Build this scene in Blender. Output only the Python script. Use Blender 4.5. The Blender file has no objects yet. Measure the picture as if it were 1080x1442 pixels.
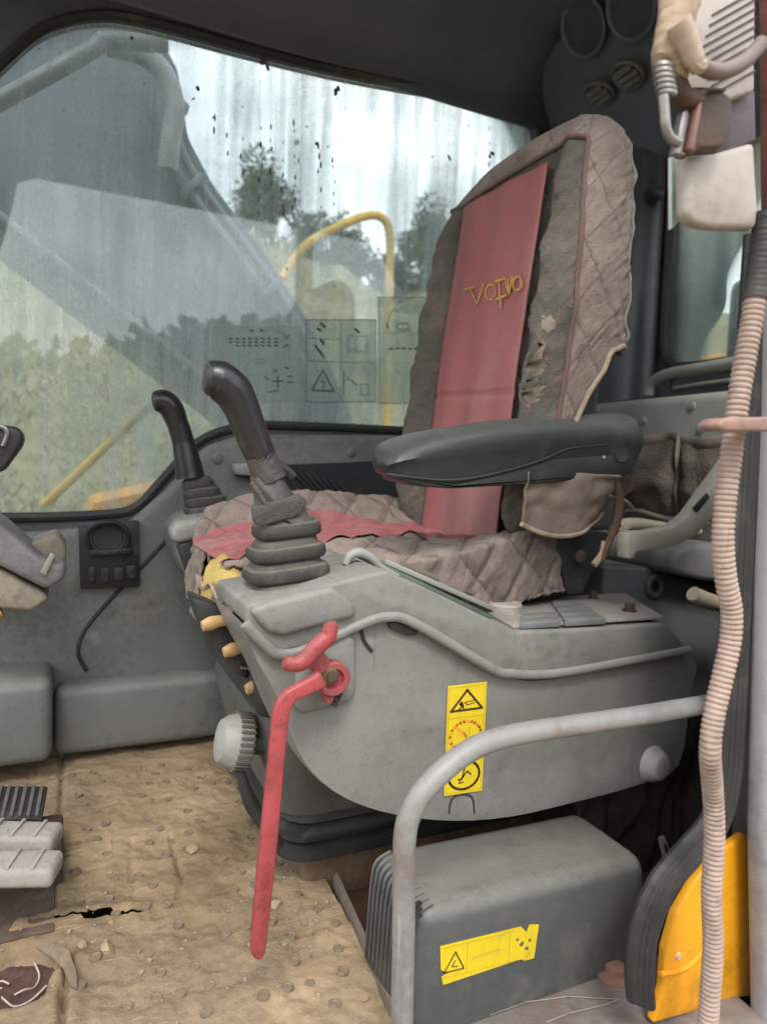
import bpy, bmesh, math, random
from math import sin, cos, pi, radians, sqrt, exp, atan2
from mathutils import Vector as V, Matrix, noise
random.seed(7)
S = bpy.context.scene
COL = S.collection

# ------------------------------------------------------------------ camera
FPX = 960.0; YAW = radians(25); PIT = radians(3.7); ROLL = radians(2.3); EYE = V((0, 0, .66))
fw = V((sin(YAW)*cos(PIT), cos(YAW)*cos(PIT), -sin(PIT)))
rt0 = V((cos(YAW), -sin(YAW), 0)); up0 = rt0.cross(fw)
rt = rt0*cos(ROLL)+up0*sin(ROLL); up = up0*cos(ROLL)-rt0*sin(ROLL)
cd = bpy.data.cameras.new('camera'); cam = bpy.data.objects.new('camera', cd); COL.objects.link(cam)
m = Matrix((rt, up, -fw)).transposed().to_4x4(); m.translation = EYE
cam.matrix_world = m
cd.sensor_fit = 'HORIZONTAL'; cd.sensor_width = 36; cd.lens = 36*FPX/1080
cd.clip_start = .02; cd.clip_end = 2000
cd.dof.use_dof = True; cd.dof.focus_distance = .95; cd.dof.aperture_fstop = 5.6
S.camera = cam
# ------------------------------------------------------------------ sky, sun, exposure
world = bpy.data.worlds.new('World'); S.world = world; world.use_nodes = True
wn = world.node_tree; wn.nodes.clear()
SUN_EL = radians(52); SUN_AZ = radians(200)
wo = wn.nodes.new('ShaderNodeOutputWorld'); wb = wn.nodes.new('ShaderNodeBackground')
sk = wn.nodes.new('ShaderNodeTexSky'); sk.sky_type = 'NISHITA'; sk.sun_disc = False
sk.sun_elevation = SUN_EL; sk.sun_rotation = SUN_AZ; sk.air_density = 1.2; sk.dust_density = 4
tc = wn.nodes.new('ShaderNodeTexCoord'); nz = wn.nodes.new('ShaderNodeTexNoise')
nz.inputs['Scale'].default_value = 3.2; nz.inputs['Detail'].default_value = 6; nz.inputs['Roughness'].default_value = .55
mp = wn.nodes.new('ShaderNodeMapping'); mp.inputs['Scale'].default_value = (1, 1, 2.2)
wn.links.new(tc.outputs['Generated'], mp.inputs[0]); wn.links.new(mp.outputs[0], nz.inputs['Vector'])
cr = wn.nodes.new('ShaderNodeValToRGB'); cr.color_ramp.elements[0].position = .34; cr.color_ramp.elements[1].position = .68
cr.color_ramp.elements[0].color = (6.0, 6.6, 7.0, 1); cr.color_ramp.elements[1].color = (12.5, 12.6, 12.4, 1)
wn.links.new(nz.outputs[0], cr.inputs[0])
mx = wn.nodes.new('ShaderNodeMixRGB'); mx.inputs[0].default_value = .85
wn.links.new(sk.outputs[0], mx.inputs[1]); wn.links.new(cr.outputs[0], mx.inputs[2])
wb.inputs[1].default_value = .1
wn.links.new(mx.outputs[0], wb.inputs[0]); wn.links.new(wb.outputs[0], wo.inputs[0])
sd = bpy.data.lights.new('sun', 'SUN'); sd.energy = .7; sd.angle = radians(14); sd.color = (1, .96, .9)
so = bpy.data.objects.new('sun', sd); COL.objects.link(so)
# sun stands behind the photographer, high on the front side of the machine
so.rotation_euler = V((.30, .75, -1.0)).to_track_quat('-Z', 'Y').to_euler()
S.view_settings.view_transform = 'Standard'; S.view_settings.look = 'None'
S.view_settings.exposure = 1.66; S.view_settings.gamma = 1
S.render.engine = 'CYCLES'
S.cycles.max_bounces = 8; S.cycles.transparent_max_bounces = 16; S.cycles.diffuse_bounces = 4; S.cycles.glossy_bounces = 3

def W(px, py, X=None, Y=None, Z=None):
    """world point seen at a photograph pixel, on the plane X=, Y= or Z= in metres"""
    r = fw+rt*((px-540)/FPX)-up*((py-721)/FPX)
    t = (X-EYE.x)/r.x if X is not None else (Y-EYE.y)/r.y if Y is not None else (Z-EYE.z)/r.z
    return EYE+r*t

# ------------------------------------------------------------------ materials
def ND(nt, t, **kw):
    n = nt.nodes.new(t)
    for k, v in kw.items():
        if hasattr(n, k): setattr(n, k, v)
        else: n.inputs[k.replace('_', ' ')].default_value = v
    return n
def c4(c): return (c[0], c[1], c[2], 1)
MC = {}
NOGRIME = {'black_ink', 'orange_ink', 'faded_ink', 'foliage', 'dry_scrub', 'sandy_ground', 'scrub_slope_earth'}
def mat(name, col, rough=.55, col2=None, dirt=None, amt=.35, sc=14, dsc=5, bump=.15, bsc=160, metal=0, spec=.4,
        dust=0, dustcol=(.36, .29, .21), stretch=(1, 1, 1), edge=None, sheen=0, coat=0, grime=.55, seams=None):
    if name in MC: return MC[name]
    if name in NOGRIME: grime = 0
    m = bpy.data.materials.new(name); m.use_nodes = True; nt = m.node_tree; L = nt.links.new
    b = nt.nodes['Principled BSDF']; b.inputs['Metallic'].default_value = metal
    b.inputs['Specular IOR Level'].default_value = spec; b.inputs['Coat Weight'].default_value = coat
    b.inputs['Sheen Weight'].default_value = sheen
    tc = ND(nt, 'ShaderNodeTexCoord'); mp = ND(nt, 'ShaderNodeMapping', Scale=stretch); L(tc.outputs['Object'], mp.inputs[0])
    n1 = ND(nt, 'ShaderNodeTexNoise', Scale=sc, Detail=7, Roughness=.62); L(mp.outputs[0], n1.inputs['Vector'])
    r1 = ND(nt, 'ShaderNodeMapRange'); r1.inputs[1].default_value = .35; r1.inputs[2].default_value = .68; L(n1.outputs[0], r1.inputs[0])
    col2 = col2 or tuple(x*.72 for x in col)
    mix = ND(nt, 'ShaderNodeMixRGB', Color1=c4(col), Color2=c4(col2)); L(r1.outputs[0], mix.inputs[0]); out = mix.outputs[0]
    if dirt:
        n2 = ND(nt, 'ShaderNodeTexNoise', Scale=dsc, Detail=9, Roughness=.68, Distortion=.5); L(mp.outputs[0], n2.inputs['Vector'])
        r2 = ND(nt, 'ShaderNodeMapRange'); r2.inputs[1].default_value = .62-amt*.35; r2.inputs[2].default_value = .80-amt*.2; r2.inputs[4].default_value = .9
        L(n2.outputs[0], r2.inputs[0])
        mi = ND(nt, 'ShaderNodeMixRGB', Color2=c4(dirt)); L(r2.outputs[0], mi.inputs[0]); L(out, mi.inputs[1]); out = mi.outputs[0]
    if dust:
        ge = ND(nt, 'ShaderNodeNewGeometry'); sx = ND(nt, 'ShaderNodeSeparateXYZ'); L(ge.outputs['Normal'], sx.inputs[0])
        n3 = ND(nt, 'ShaderNodeTexNoise', Scale=9, Detail=8, Roughness=.7); L(mp.outputs[0], n3.inputs['Vector'])
        ad = ND(nt, 'ShaderNodeMath', operation='MULTIPLY'); L(n3.outputs[0], ad.inputs[1])
        r3 = ND(nt, 'ShaderNodeMapRange'); r3.inputs[1].default_value = .25; r3.inputs[2].default_value = .95; L(sx.outputs[2], r3.inputs[0])
        L(r3.outputs[0], ad.inputs[0])
        m2 = ND(nt, 'ShaderNodeMath', operation='MULTIPLY', use_clamp=True); m2.inputs[1].default_value = dust*2; L(ad.outputs[0], m2.inputs[0])
        mi = ND(nt, 'ShaderNodeMixRGB', Color2=c4(dustcol)); L(m2.outputs[0], mi.inputs[0]); L(out, mi.inputs[1]); out = mi.outputs[0]
    if edge:   # worn paint on convex edges
        ge = ND(nt, 'ShaderNodeNewGeometry'); rr = ND(nt, 'ShaderNodeMapRange'); rr.inputs[1].default_value = .53; rr.inputs[2].default_value = .60
        L(ge.outputs['Pointiness'], rr.inputs[0]); mm = ND(nt, 'ShaderNodeMath', operation='MULTIPLY'); L(rr.outputs[0], mm.inputs[0]); L(n1.outputs[0], mm.inputs[1])
        mi = ND(nt, 'ShaderNodeMixRGB', Color2=c4(edge)); L(mm.outputs[0], mi.inputs[0]); L(out, mi.inputs[1]); out = mi.outputs[0]
    if grime:
        ng = ND(nt, 'ShaderNodeTexNoise', Scale=55, Detail=8, Roughness=.75); L(mp.outputs[0], ng.inputs['Vector'])
        nh = ND(nt, 'ShaderNodeTexNoise', Scale=3.1, Detail=5, Roughness=.6, Distortion=.9); L(mp.outputs[0], nh.inputs['Vector'])
        pr = ND(nt, 'ShaderNodeMath', operation='MULTIPLY'); L(ng.outputs[0], pr.inputs[0]); L(nh.outputs[0], pr.inputs[1])
        rg = ND(nt, 'ShaderNodeMapRange'); rg.inputs[1].default_value = .24; rg.inputs[2].default_value = .40; rg.inputs[4].default_value = grime; L(pr.outputs[0], rg.inputs[0])
        mi = ND(nt, 'ShaderNodeMixRGB', Color2=c4(tuple(x*.42 for x in col))); L(rg.outputs[0], mi.inputs[0]); L(out, mi.inputs[1]); out = mi.outputs[0]
        for q, (rot, scl) in enumerate((((.3, .5, .9), (9, 300, 9)), ((1.1, .2, 2.2), (240, 7, 7)))):
            ms_ = ND(nt, 'ShaderNodeMapping', Scale=scl, Rotation=rot); L(tc.outputs['Object'], ms_.inputs[0])
            ns_ = ND(nt, 'ShaderNodeTexNoise', Scale=1, Detail=2, Roughness=.5); L(ms_.outputs[0], ns_.inputs['Vector'])
            rs_ = ND(nt, 'ShaderNodeMapRange'); rs_.inputs[1].default_value = .69; rs_.inputs[2].default_value = .73; rs_.inputs[4].default_value = grime*.8; L(ns_.outputs[0], rs_.inputs[0])
            mi = ND(nt, 'ShaderNodeMixRGB', Color2=c4(tuple(min(.7, x*1.5+.03) for x in col) if q == 0 else tuple(x*.5 for x in col))); L(rs_.outputs[0], mi.inputs[0]); L(out, mi.inputs[1]); out = mi.outputs[0]
        nk = ND(nt, 'ShaderNodeTexNoise', Scale=210, Detail=2); L(mp.outputs[0], nk.inputs['Vector'])
        rk = ND(nt, 'ShaderNodeMapRange'); rk.inputs[1].default_value = .69; rk.inputs[2].default_value = .74; rk.inputs[4].default_value = grime; L(nk.outputs[0], rk.inputs[0])
        mi = ND(nt, 'ShaderNodeMixRGB', Color2=c4(tuple(x*.35 for x in col))); L(rk.outputs[0], mi.inputs[0]); L(out, mi.inputs[1]); out = mi.outputs[0]
        n5 = ND(nt, 'ShaderNodeTexNoise', Scale=21, Detail=10, Roughness=.8, Distortion=1.2); L(mp.outputs[0], n5.inputs['Vector'])
        rh = ND(nt, 'ShaderNodeMapRange'); rh.inputs[1].default_value = .56; rh.inputs[2].default_value = .74; rh.inputs[4].default_value = grime*.55; L(n5.outputs[0], rh.inputs[0])
        mi = ND(nt, 'ShaderNodeMixRGB', Color2=c4(tuple(x*.75+y*.35 for x, y in zip(col, (.36, .31, .25))))); L(rh.outputs[0], mi.inputs[0]); L(out, mi.inputs[1]); out = mi.outputs[0]
    L(out, b.inputs['Base Color'])
    rr = ND(nt, 'ShaderNodeMapRange'); rr.inputs[3].default_value = max(0, rough-.12); rr.inputs[4].default_value = min(1, rough+.14)
    L(n1.outputs[0], rr.inputs[0]); L(rr.outputs[0], b.inputs['Roughness'])
    if bump:
        nb = ND(nt, 'ShaderNodeTexNoise', Scale=bsc, Detail=5, Roughness=.6); L(mp.outputs[0], nb.inputs['Vector'])
        bp = ND(nt, 'ShaderNodeBump', Strength=bump, Distance=.004); L(nb.outputs[0], bp.inputs['Height']); L(bp.outputs[0], b.inputs['Normal'])
    if seams:   # stitched diamond seams drawn in by the quilt coordinates
        uvn = ND(nt, 'ShaderNodeUVMap', uv_map='quilt'); sx = ND(nt, 'ShaderNodeSeparateXYZ'); nw = ND(nt, 'ShaderNodeTexNoise', Scale=2.2, Detail=3)
        L(uvn.outputs[0], nw.inputs['Vector']); mxv = ND(nt, 'ShaderNodeMixRGB', blend_type='ADD'); mxv.inputs[0].default_value = .10; L(uvn.outputs[0], mxv.inputs[1]); L(nw.outputs[1], mxv.inputs[2]); L(mxv.outputs[0], sx.inputs[0])
        ds = []
        for q in (0, 1):
            ad = ND(nt, 'ShaderNodeMath', operation='ADD'); ad.inputs[1].default_value = .45; L(sx.outputs[q], ad.inputs[0])
            fr = ND(nt, 'ShaderNodeMath', operation='FRACT'); L(ad.outputs[0], fr.inputs[0]); sb = ND(nt, 'ShaderNodeMath', operation='SUBTRACT'); sb.inputs[1].default_value = .5; L(fr.outputs[0], sb.inputs[0])
            ab = ND(nt, 'ShaderNodeMath', operation='ABSOLUTE'); L(sb.outputs[0], ab.inputs[0]); ds.append(ab)
        mn = ND(nt, 'ShaderNodeMath', operation='MINIMUM'); L(ds[0].outputs[0], mn.inputs[0]); L(ds[1].outputs[0], mn.inputs[1])
        rs_ = ND(nt, 'ShaderNodeMapRange'); rs_.inputs[2].default_value = .035; rs_.inputs[3].default_value = .75; rs_.inputs[4].default_value = 0; L(mn.outputs[0], rs_.inputs[0])
        mi = ND(nt, 'ShaderNodeMixRGB', Color2=c4(seams)); L(rs_.outputs[0], mi.inputs[0]); L(out, mi.inputs[1]); L(mi.outputs[0], b.inputs['Base Color'])
        # puckered wrinkles running out from the seams
        mw = ND(nt, 'ShaderNodeMapping', Scale=(3.4, 2.2, 1)); L(uvn.outputs[0], mw.inputs[0]); wz = ND(nt, 'ShaderNodeTexNoise', Scale=1.5, Detail=4, Roughness=.5, Distortion=2.2); L(mw.outputs[0], wz.inputs['Vector'])
        rp = ND(nt, 'ShaderNodeMapRange'); rp.inputs[2].default_value = .16; L(mn.outputs[0], rp.inputs[0])
        sa = ND(nt, 'ShaderNodeMath', operation='MULTIPLY_ADD'); sa.inputs[1].default_value = .9; L(wz.outputs[0], sa.inputs[0]); L(rp.outputs[0], sa.inputs[2])
        b2 = ND(nt, 'ShaderNodeBump', Strength=.7, Distance=.005); L(sa.outputs[0], b2.inputs['Height']); L(bp.outputs[0], b2.inputs['Normal']); L(b2.outputs[0], b.inputs['Normal'])
    MC[name] = m; return m

DUST = (.34, .28, .21)
grey_plastic = lambda: mat('grey_plastic', (.20, .20, .185), .5, (.165, .168, .158), (.26, .235, .195), .22, bump=.18, bsc=520, grime=.6, dust=.30, dustcol=(.33, .31, .27))
grey_smooth = lambda: mat('grey_console_plastic', (.208, .206, .195), .42, (.165, .164, .156), (.125, .122, .112), .34, sc=6, dsc=3, bump=.12, bsc=620, grime=.5, dust=.14, dustcol=(.36, .34, .30), edge=(.33, .32, .3))
wall_grey = lambda: mat('wall_trim_plastic', (.17, .175, .168), .5, (.135, .14, .136), (.24, .22, .19), .2, sc=6, dsc=3, bump=.16, bsc=520, grime=.6, dust=.22, dustcol=(.32, .30, .26))
pale_grey = lambda: mat('pale_grey_plastic', (.30, .305, .285), .5, (.24, .245, .23), (.2, .18, .15), .25, bump=.08, dust=.25)
dark_plastic = lambda: mat('charcoal_plastic', (.035, .037, .04), .38, (.025, .026, .028), (.10, .09, .08), .18, bump=.12, bsc=500)
black_rubber = lambda: mat('black_rubber', (.022, .022, .024), .55, (.035, .033, .033), (.12, .10, .085), .28, bump=.2, bsc=200)
lining = lambda: mat('roof_lining', (.105, .118, .148), .6, (.088, .099, .125), (.12, .12, .13), .2, grime=.25, sc=5, dsc=3, bump=.2, bsc=300)
steel_paint = lambda: mat('grey_painted_steel', (.245, .238, .232), .45, (.20, .195, .19), (.17, .085, .06), .24, sc=10, dsc=20, bump=.08, edge=(.2, .1, .06))
rust = lambda: mat('rusty_steel', (.085, .045, .032), .62, (.06, .035, .028), (.16, .075, .04), .35, bump=.3)
red_paint = lambda: mat('red_paint', (.36, .062, .066), .45, (.30, .048, .055), (.13, .035, .035), .34, sc=9, dsc=34, bump=.2, bsc=140, dust=.15, dustcol=(.42, .24, .21), edge=(.16, .07, .06), grime=.8)
yellow_paint = lambda: mat('yellow_paint', (.72, .33, .012), .38, (.72, .30, .01), (.24, .12, .04), .14, sc=5, dsc=14, bump=.05)
fabric = lambda: mat('quilted_fabric', (.27, .205, .18), .92, (.19, .15, .135), (.13, .11, .095), .35, sc=11, dsc=4, bump=.35, bsc=420, stretch=(1, 1, 1), sheen=.1, spec=.1, dust=.25, dustcol=(.36, .29, .24), seams=(.10, .07, .065))
fabric2 = lambda: mat('bolster_fabric', (.125, .115, .10), .92, (.085, .08, .072), (.2, .165, .135), .3, sc=13, dsc=5, bump=.4, bsc=380, stretch=(1, 1, 1), sheen=.1, spec=.1, seams=(.16, .09, .085))
burgundy = lambda: mat('burgundy_leatherette', (.33, .115, .112), .6, (.26, .092, .098), (.30, .19, .18), .36, grime=.2, sc=4, dsc=2.5, bump=.08, bsc=260, stretch=(1, 1.6, .35), spec=.35)
foam = lambda: mat('yellow_foam', (.50, .37, .13), .95, (.43, .30, .10), (.30, .21, .1), .3, bump=.5, bsc=300, spec=.1)
tan_foam = lambda: mat('torn_lining', (.38, .30, .225), .95, (.28, .22, .165), bump=.6, bsc=200, spec=.1)
hose_mat = lambda: mat('corrugated_hose_plastic', (.385, .28, .235), .65, (.31, .225, .19), (.22, .165, .14), .4, sc=22, dsc=9, bump=.15, dust=.1, grime=.9)
white_plastic = lambda: mat('dirty_white_plastic', (.40, .345, .315), .5, (.33, .28, .255), (.24, .17, .135), .34, sc=6, dsc=6, bump=.06)
tape = lambda: mat('tan_tape', (.40, .29, .21), .6, (.32, .23, .165), (.3, .21, .15), .2, bump=.3, bsc=60)
chrome = lambda: mat('dull_metal', (.30, .28, .265), .4, (.22, .205, .195), (.2, .14, .1), .2, metal=.8, bump=.1)
decal_yellow = lambda: mat('yellow_vinyl', (.66, .49, .015), .4, (.60, .44, .02), (.4, .3, .06), .06, dsc=30, bump=.03)
ink = lambda: mat('black_ink', (.02, .018, .015), .6, (.05, .04, .02), bump=0)
ink_orange = lambda: mat('orange_ink', (.70, .26, .02), .6, (.72, .36, .03), bump=0)
ink_faded = lambda: mat('faded_ink', (.45, .33, .02), .6, (.55, .42, .03), bump=0)
mud = lambda: mat('dusty_floor', (.40, .295, .185), .95, (.20, .14, .085), (.17, .135, .11), .42, sc=5, dsc=2.2, bump=1, bsc=60, spec=.1)
stone = lambda: mat('dry_clod', (.33, .255, .17), .95, (.33, .26, .18), (.22, .17, .13), .3, sc=40, bump=.8, bsc=90, spec=.1)

# ------------------------------------------------------------------ mesh helpers
class B:
    def __init__(s): s.v = []; s.f = []; s.uv = None
    def add(s, vs, fs):
        o = len(s.v); s.v += [tuple(p) for p in vs]; s.f += [tuple(i+o for i in f) for f in fs]; return s
    def bm(s, bm):
        bm.verts.index_update(); s.add([v.co for v in bm.verts], [[v.index for v in f.verts] for f in bm.faces]); bm.free(); return s
    def prism(s, a, b, bevel=0, seg=2):
        bm = bmesh.new(); n = len(a)
        va = [bm.verts.new(p) for p in a]; vb = [bm.verts.new(p) for p in b]
        bm.faces.new(va); bm.faces.new(vb[::-1])
        for i in range(n): bm.faces.new((va[i], vb[i], vb[(i+1) % n], va[(i+1) % n]))
        bmesh.ops.recalc_face_normals(bm, faces=bm.faces)
        if bevel: bmesh.ops.bevel(bm, geom=list(bm.edges), offset=bevel, segments=seg, profile=.5, affect='EDGES', clamp_overlap=True)
        return s.bm(bm)
    def px(s, pts, Y0, Y1, bevel=0, seg=2):           # outline traced on plane Y0, given depth to Y1
        a = [W(p[0], p[1], Y=Y0) for p in pts]; return s.prism(a, [V((p.x, Y1, p.z)) for p in a], bevel, seg)
    def box(s, x0, x1, y0, y1, z0, z1, bevel=0, seg=2):
        a = [V((x, y0, z)) for x, z in ((x0, z0), (x1, z0), (x1, z1), (x0, z1))]
        return s.prism(a, [V((p.x, y1, p.z)) for p in a], bevel, seg)
    def obox(s, c, ax, ay, az, hx, hy, hz, bevel=0, seg=2):
        c = V(c); ax, ay, az = (V(q).normalized() for q in (ax, ay, az))
        q = [(-1, -1), (1, -1), (1, 1), (-1, 1)]
        a = [c+ax*hx*i+az*hz*j-ay*hy for i, j in q]; return s.prism(a, [p+ay*2*hy for p in a], bevel, seg)
    def loft(s, rings, cap=True, closed=True):
        n = len(rings[0]); vs = [p for r in rings for p in r]; fs = []
        for i in range(len(rings)-1):
            for j in range(n if closed else n-1):
                k = (j+1) % n; fs.append((i*n+j, i*n+k, (i+1)*n+k, (i+1)*n+j))
        if cap and closed: fs.append(tuple(range(n))[::-1]); fs.append(tuple((len(rings)-1)*n+j for j in range(n)))
        return s.add(vs, fs)
    def tube(s, pts, r, n=12, sub=6, cap=True, flat=1, upv=None, smooth=True):
        pts = [V(p) for p in pts]; rs = r if isinstance(r, (list, tuple)) else [r]*len(pts)
        if smooth and len(pts) > 2: P, R = spline(pts, rs, sub)
        else: P, R = pts, rs
        rings = []; nrm = None
        for i, p in enumerate(P):
            t = (P[min(i+1, len(P)-1)]-P[max(i-1, 0)]).normalized()
            if nrm is None: nrm = (V(upv) if upv else (V((0, 0, 1)) if abs(t.z) < .9 else V((1, 0, 0))))
            nrm = (nrm-t*nrm.dot(t)).normalized(); bn = t.cross(nrm)
            rings.append([p+nrm*(R[i]*cos(2*pi*j/n))+bn*(R[i]*flat*sin(2*pi*j/n)) for j in range(n)])
        return s.loft(rings, cap)
    def lathe(s, o, ax, prof, n=28):
        o = V(o); ax = V(ax).normalized(); u = ax.orthogonal().normalized(); w = ax.cross(u)
        return s.loft([[o+ax*h+(u*cos(2*pi*j/n)+w*sin(2*pi*j/n))*r for j in range(n)] for r, h in prof])
    def grid(s, fn, nu, nv, keep=None):
        vs = [fn(i/nu, j/nv) for i in range(nu+1) for j in range(nv+1)]; fs = []
        for i in range(nu):
            for j in range(nv):
                if keep and not keep((i+.5)/nu, (j+.5)/nv): continue
                fs.append((i*(nv+1)+j, (i+1)*(nv+1)+j, (i+1)*(nv+1)+j+1, i*(nv+1)+j+1))
        return s.add(vs, fs)
def spline(pts, rs=None, sub=6, closed=False):
    rs = rs or [0]*len(pts); n = len(pts); P = []; R = []
    for i in range(n if closed else n-1):
        g = (lambda k: pts[k % n]) if closed else (lambda k: pts[max(0, min(n-1, k))])
        p0, p1, p2, p3 = g(i-1), g(i), g(i+1), g(i+2)
        for k in range(sub):
            t = k/sub; P.append(.5*((2*p1)+(p2-p0)*t+(2*p0-5*p1+4*p2-p3)*t*t+(3*p1-p0-3*p2+p3)*t**3))
            R.append(rs[i]+(rs[(i+1) % n]-rs[i])*t)
    if not closed: P.append(pts[-1]); R.append(rs[-1])
    return P, R
def obj(name, b, m, parent=None, angle=38, kind=None, solid=0):
    vs = [V(p) for p in b.v]; lo = [min(p[i] for p in vs) for i in range(3)]; hi = [max(p[i] for p in vs) for i in range(3)]
    c = V([(lo[i]+hi[i])/2 for i in range(3)])
    if not parent: c.z = lo[2]
    me = bpy.data.meshes.new(name); me.from_pydata([p-c for p in vs], [], b.f); me.validate()
    bm = bmesh.new(); bm.from_mesh(me)
    bmesh.ops.recalc_face_normals(bm, faces=bm.faces); bm.to_mesh(me); bm.free()
    if b.uv:
        ul = me.uv_layers.new(name='quilt')
        for lp in me.loops: ul.data[lp.index].uv = b.uv[lp.vertex_index]
    me.shade_smooth(); me.set_sharp_from_angle(angle=radians(angle)); me.materials.append(m)
    o = bpy.data.objects.new(name, me); COL.objects.link(o); o.location = c
    if solid:
        md = o.modifiers.new('thickness', 'SOLIDIFY'); md.thickness = solid; md.offset = -1
    if parent: attach(o, parent)
    if kind: o['kind'] = kind
    return o
WORLDLOC = {}
def wloc(o):
    p = V(o.location)
    while o.parent: o = o.parent; p = p+V(o.location)
    return p
def attach(o, parent):       # keep the world place; no parent carries a rotation
    o.location = V(o.location)-wloc(parent); o.parent = parent
def thing(name, label, cat, loc, group=None):
    o = bpy.data.objects.new(name, None); COL.objects.link(o); o.location = loc; o.empty_display_size = .05
    return tag(o, label, cat, group)
def tag(o, label, cat, group=None):
    o['label'] = label; o['category'] = cat
    if group: o['group'] = group
    return o
def inst(src, loc, parent, rz=0, sc=None):
    o = src.copy(); COL.objects.link(o); o.parent = None; o.location = loc
    if sc: o.scale = sc
    o.rotation_euler.z = rz
    if parent: attach(o, parent)
    return o
def sm(a, b, x):
    t = max(0, min(1, (x-a)/(b-a))); return t*t*(3-2*t)
def nz3(x, y, z=0): return noise.noise(V((x, y, z)))
def fbm(x, y, z=0, o=4): return noise.fractal(V((x, y, z)), .9, 2.1, o)

# ================================================================== OUTSIDE
GZ = -1.35
g = B(); g.add([(-400, -400, GZ), (400, -400, GZ), (400, 400, GZ), (-400, 400, GZ)], [(0, 1, 2, 3)])
o = obj('ground', g, mat('sandy_ground', (.30, .245, .17), .95, (.22, .185, .13), (.12, .13, .06), .3, sc=.6, dsc=.35, bump=.4, bsc=9), kind='structure')
def hill_z(x, y):
    t = sm(5.5, 26, y+.10*x); h = 9.4*t+.9*fbm(x*.16, y*.16)*t*2+1.2*sm(0, -14, x)*t*2
    return GZ-.15+max(0, h)
h = B(); h.grid(lambda u, v: V((-30+75*u, 4.8+33*v, hill_z(-30+75*u, 4.8+33*v))), 90, 50)
obj('hillside', h, mat('scrub_slope_earth', (.24, .22, .13), .95, (.30, .26, .17), (.07, .085, .035), .4, sc=.9, dsc=.5, bump=.8, bsc=5), kind='structure')
leafm = mat('foliage', (.10, .13, .055), .7, (.065, .095, .04), (.19, .16, .07), .3, sc=1.6, dsc=.9, bump=0, spec=.25)
drym = mat('dry_scrub', (.26, .24, .13), .8, (.15, .17, .07), (.38, .32, .2), .4, sc=1.1, dsc=.7, bump=0, spec=.2)
def leaf(b, p, L, wdt, d):
    s_ = V((random.uniform(-1, 1), random.uniform(-1, 1), random.uniform(-.3, .3))).normalized()*wdt
    b.add([p-s_*.3, p+d*L*.5-s_*.5, p+d*L, p+d*L*.5+s_*.5], [(0, 1, 2, 3)])
sc = B()
for i in range(9500):                       # tufts of tall scrub on the slope seen through the side window
    y = 5.2+22*random.random()**1.5; x = random.uniform(-1.2, 1.15)*y*.9+random.uniform(-1, 1)
    z = hill_z(x, y); k = random.uniform(.5, 1.3)*(1+.4*fbm(x*.4, y*.4))
    for j in range(13):
        d = V((random.gauss(0, .8), random.gauss(0, .5), 1)).normalized()
        leaf(sc, V((x+random.gauss(0, .3), y+random.gauss(0, .3), z-.05+random.random()*.35*k)), .24*k*random.uniform(.4, 1.2), .028*k, d)
o = obj('hillside_scrub', sc, drym, kind='stuff'); tag(o, 'pale olive scrub covering the slope beyond the dirty side window', 'scrub')
def make_tree(h, rad):
    bt = B(); top = V((random.uniform(-.3, .3), random.uniform(-.3, .3), h*.72))
    bt.tube([(0, 0, -.2), V((.06, .03, h*.3)), top], [.13, .10, .03], 8, 4)
    cr_ = B(); cl = []
    for i in range(9):
        a = random.random()*6.3; e = V((cos(a)*rad*random.uniform(.4, .95), sin(a)*rad*random.uniform(.4, .95), h*random.uniform(.45, .98)))
        bt.tube([V((.05, .03, h*random.uniform(.25, .5))), e*.6+V((0, 0, .35*e.z*.6)), e], [.05, .03, .012], 5, 3); cl.append((e, rad*random.uniform(.28, .5)))
    cl.append((top, rad*.5))
    for e, r in cl:
        for j in range(380):
            d = V((random.gauss(0, 1), random.gauss(0, 1), random.gauss(0, .8))).normalized()
            leaf(cr_, e+d*r*random.random()**.5, .17, .13, (d+V((0, 0, random.uniform(-.8, .3)))).normalized())
    return bt, cr_
treesrc = []
barkm = mat('bark', (.12, .09, .065), .9, (.07, .055, .04), bump=.5, bsc=20)
for q in range(2):
    hh = (4.2, 3.2)[q]; bt, cr_ = make_tree(hh, (1.5, 1.3)[q]); treesrc.append((bt, cr_))
TG = 'trees on the hillside'
tm = {}
for k, (x, y, q) in enumerate([(6.4, 24, 0), (8.3, 23.5, 1), (10.0, 25, 0), (11.8, 23.5, 1), (13.6, 25, 0), (15.6, 24, 1), (17.4, 25, 0), (19.6, 24, 0), (22.0, 24.5, 1)]):
    t = thing('hillside_tree', 'leafy green tree standing on the hazy hillside beyond the side window', 'tree', (x, y, hill_z(x, y)-1.5), TG)
    if q not in tm:
        tm[q] = []
        for nme, bb, mm in (('trunk', treesrc[q][0], barkm), ('crown', treesrc[q][1], leafm)):
            me_o = obj(nme, bb, mm); me_o.location = V(me_o.location)+V((x, y, hill_z(x, y)-1.5)); rel = V(me_o.location)-V(t.location); attach(me_o, t); tm[q].append((me_o, rel))
    else:
        for src, rel in tm[q]:
            c = src.copy(); COL.objects.link(c); c.parent = t; c.location = rel
# wood behind the photographer: it shows as the dark tree line mirrored in the side window
wd = B()
for i in range(900):
    a = random.uniform(-1.25, 1.25); dist = random.uniform(15, 19); x = sin(a)*dist+1; y = -cos(a)*dist
    hh = 4.4+1.3*fbm(a*3, 1)+.7*sin(a*5)
    e = V((x, y, GZ+hh*random.random()**.6)); r = random.uniform(.5, .9)
    for j in range(26):
        d = V((random.gauss(0, 1), random.gauss(0, 1), random.gauss(0, .8))).normalized(); leaf(wd, e+d*r*random.random()**.4, .6, .5, d)
o = obj('distant_wood', wd, leafm, kind='stuff'); tag(o, 'dark distant wood mirrored as a low tree line in the side window', 'wood')

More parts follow.
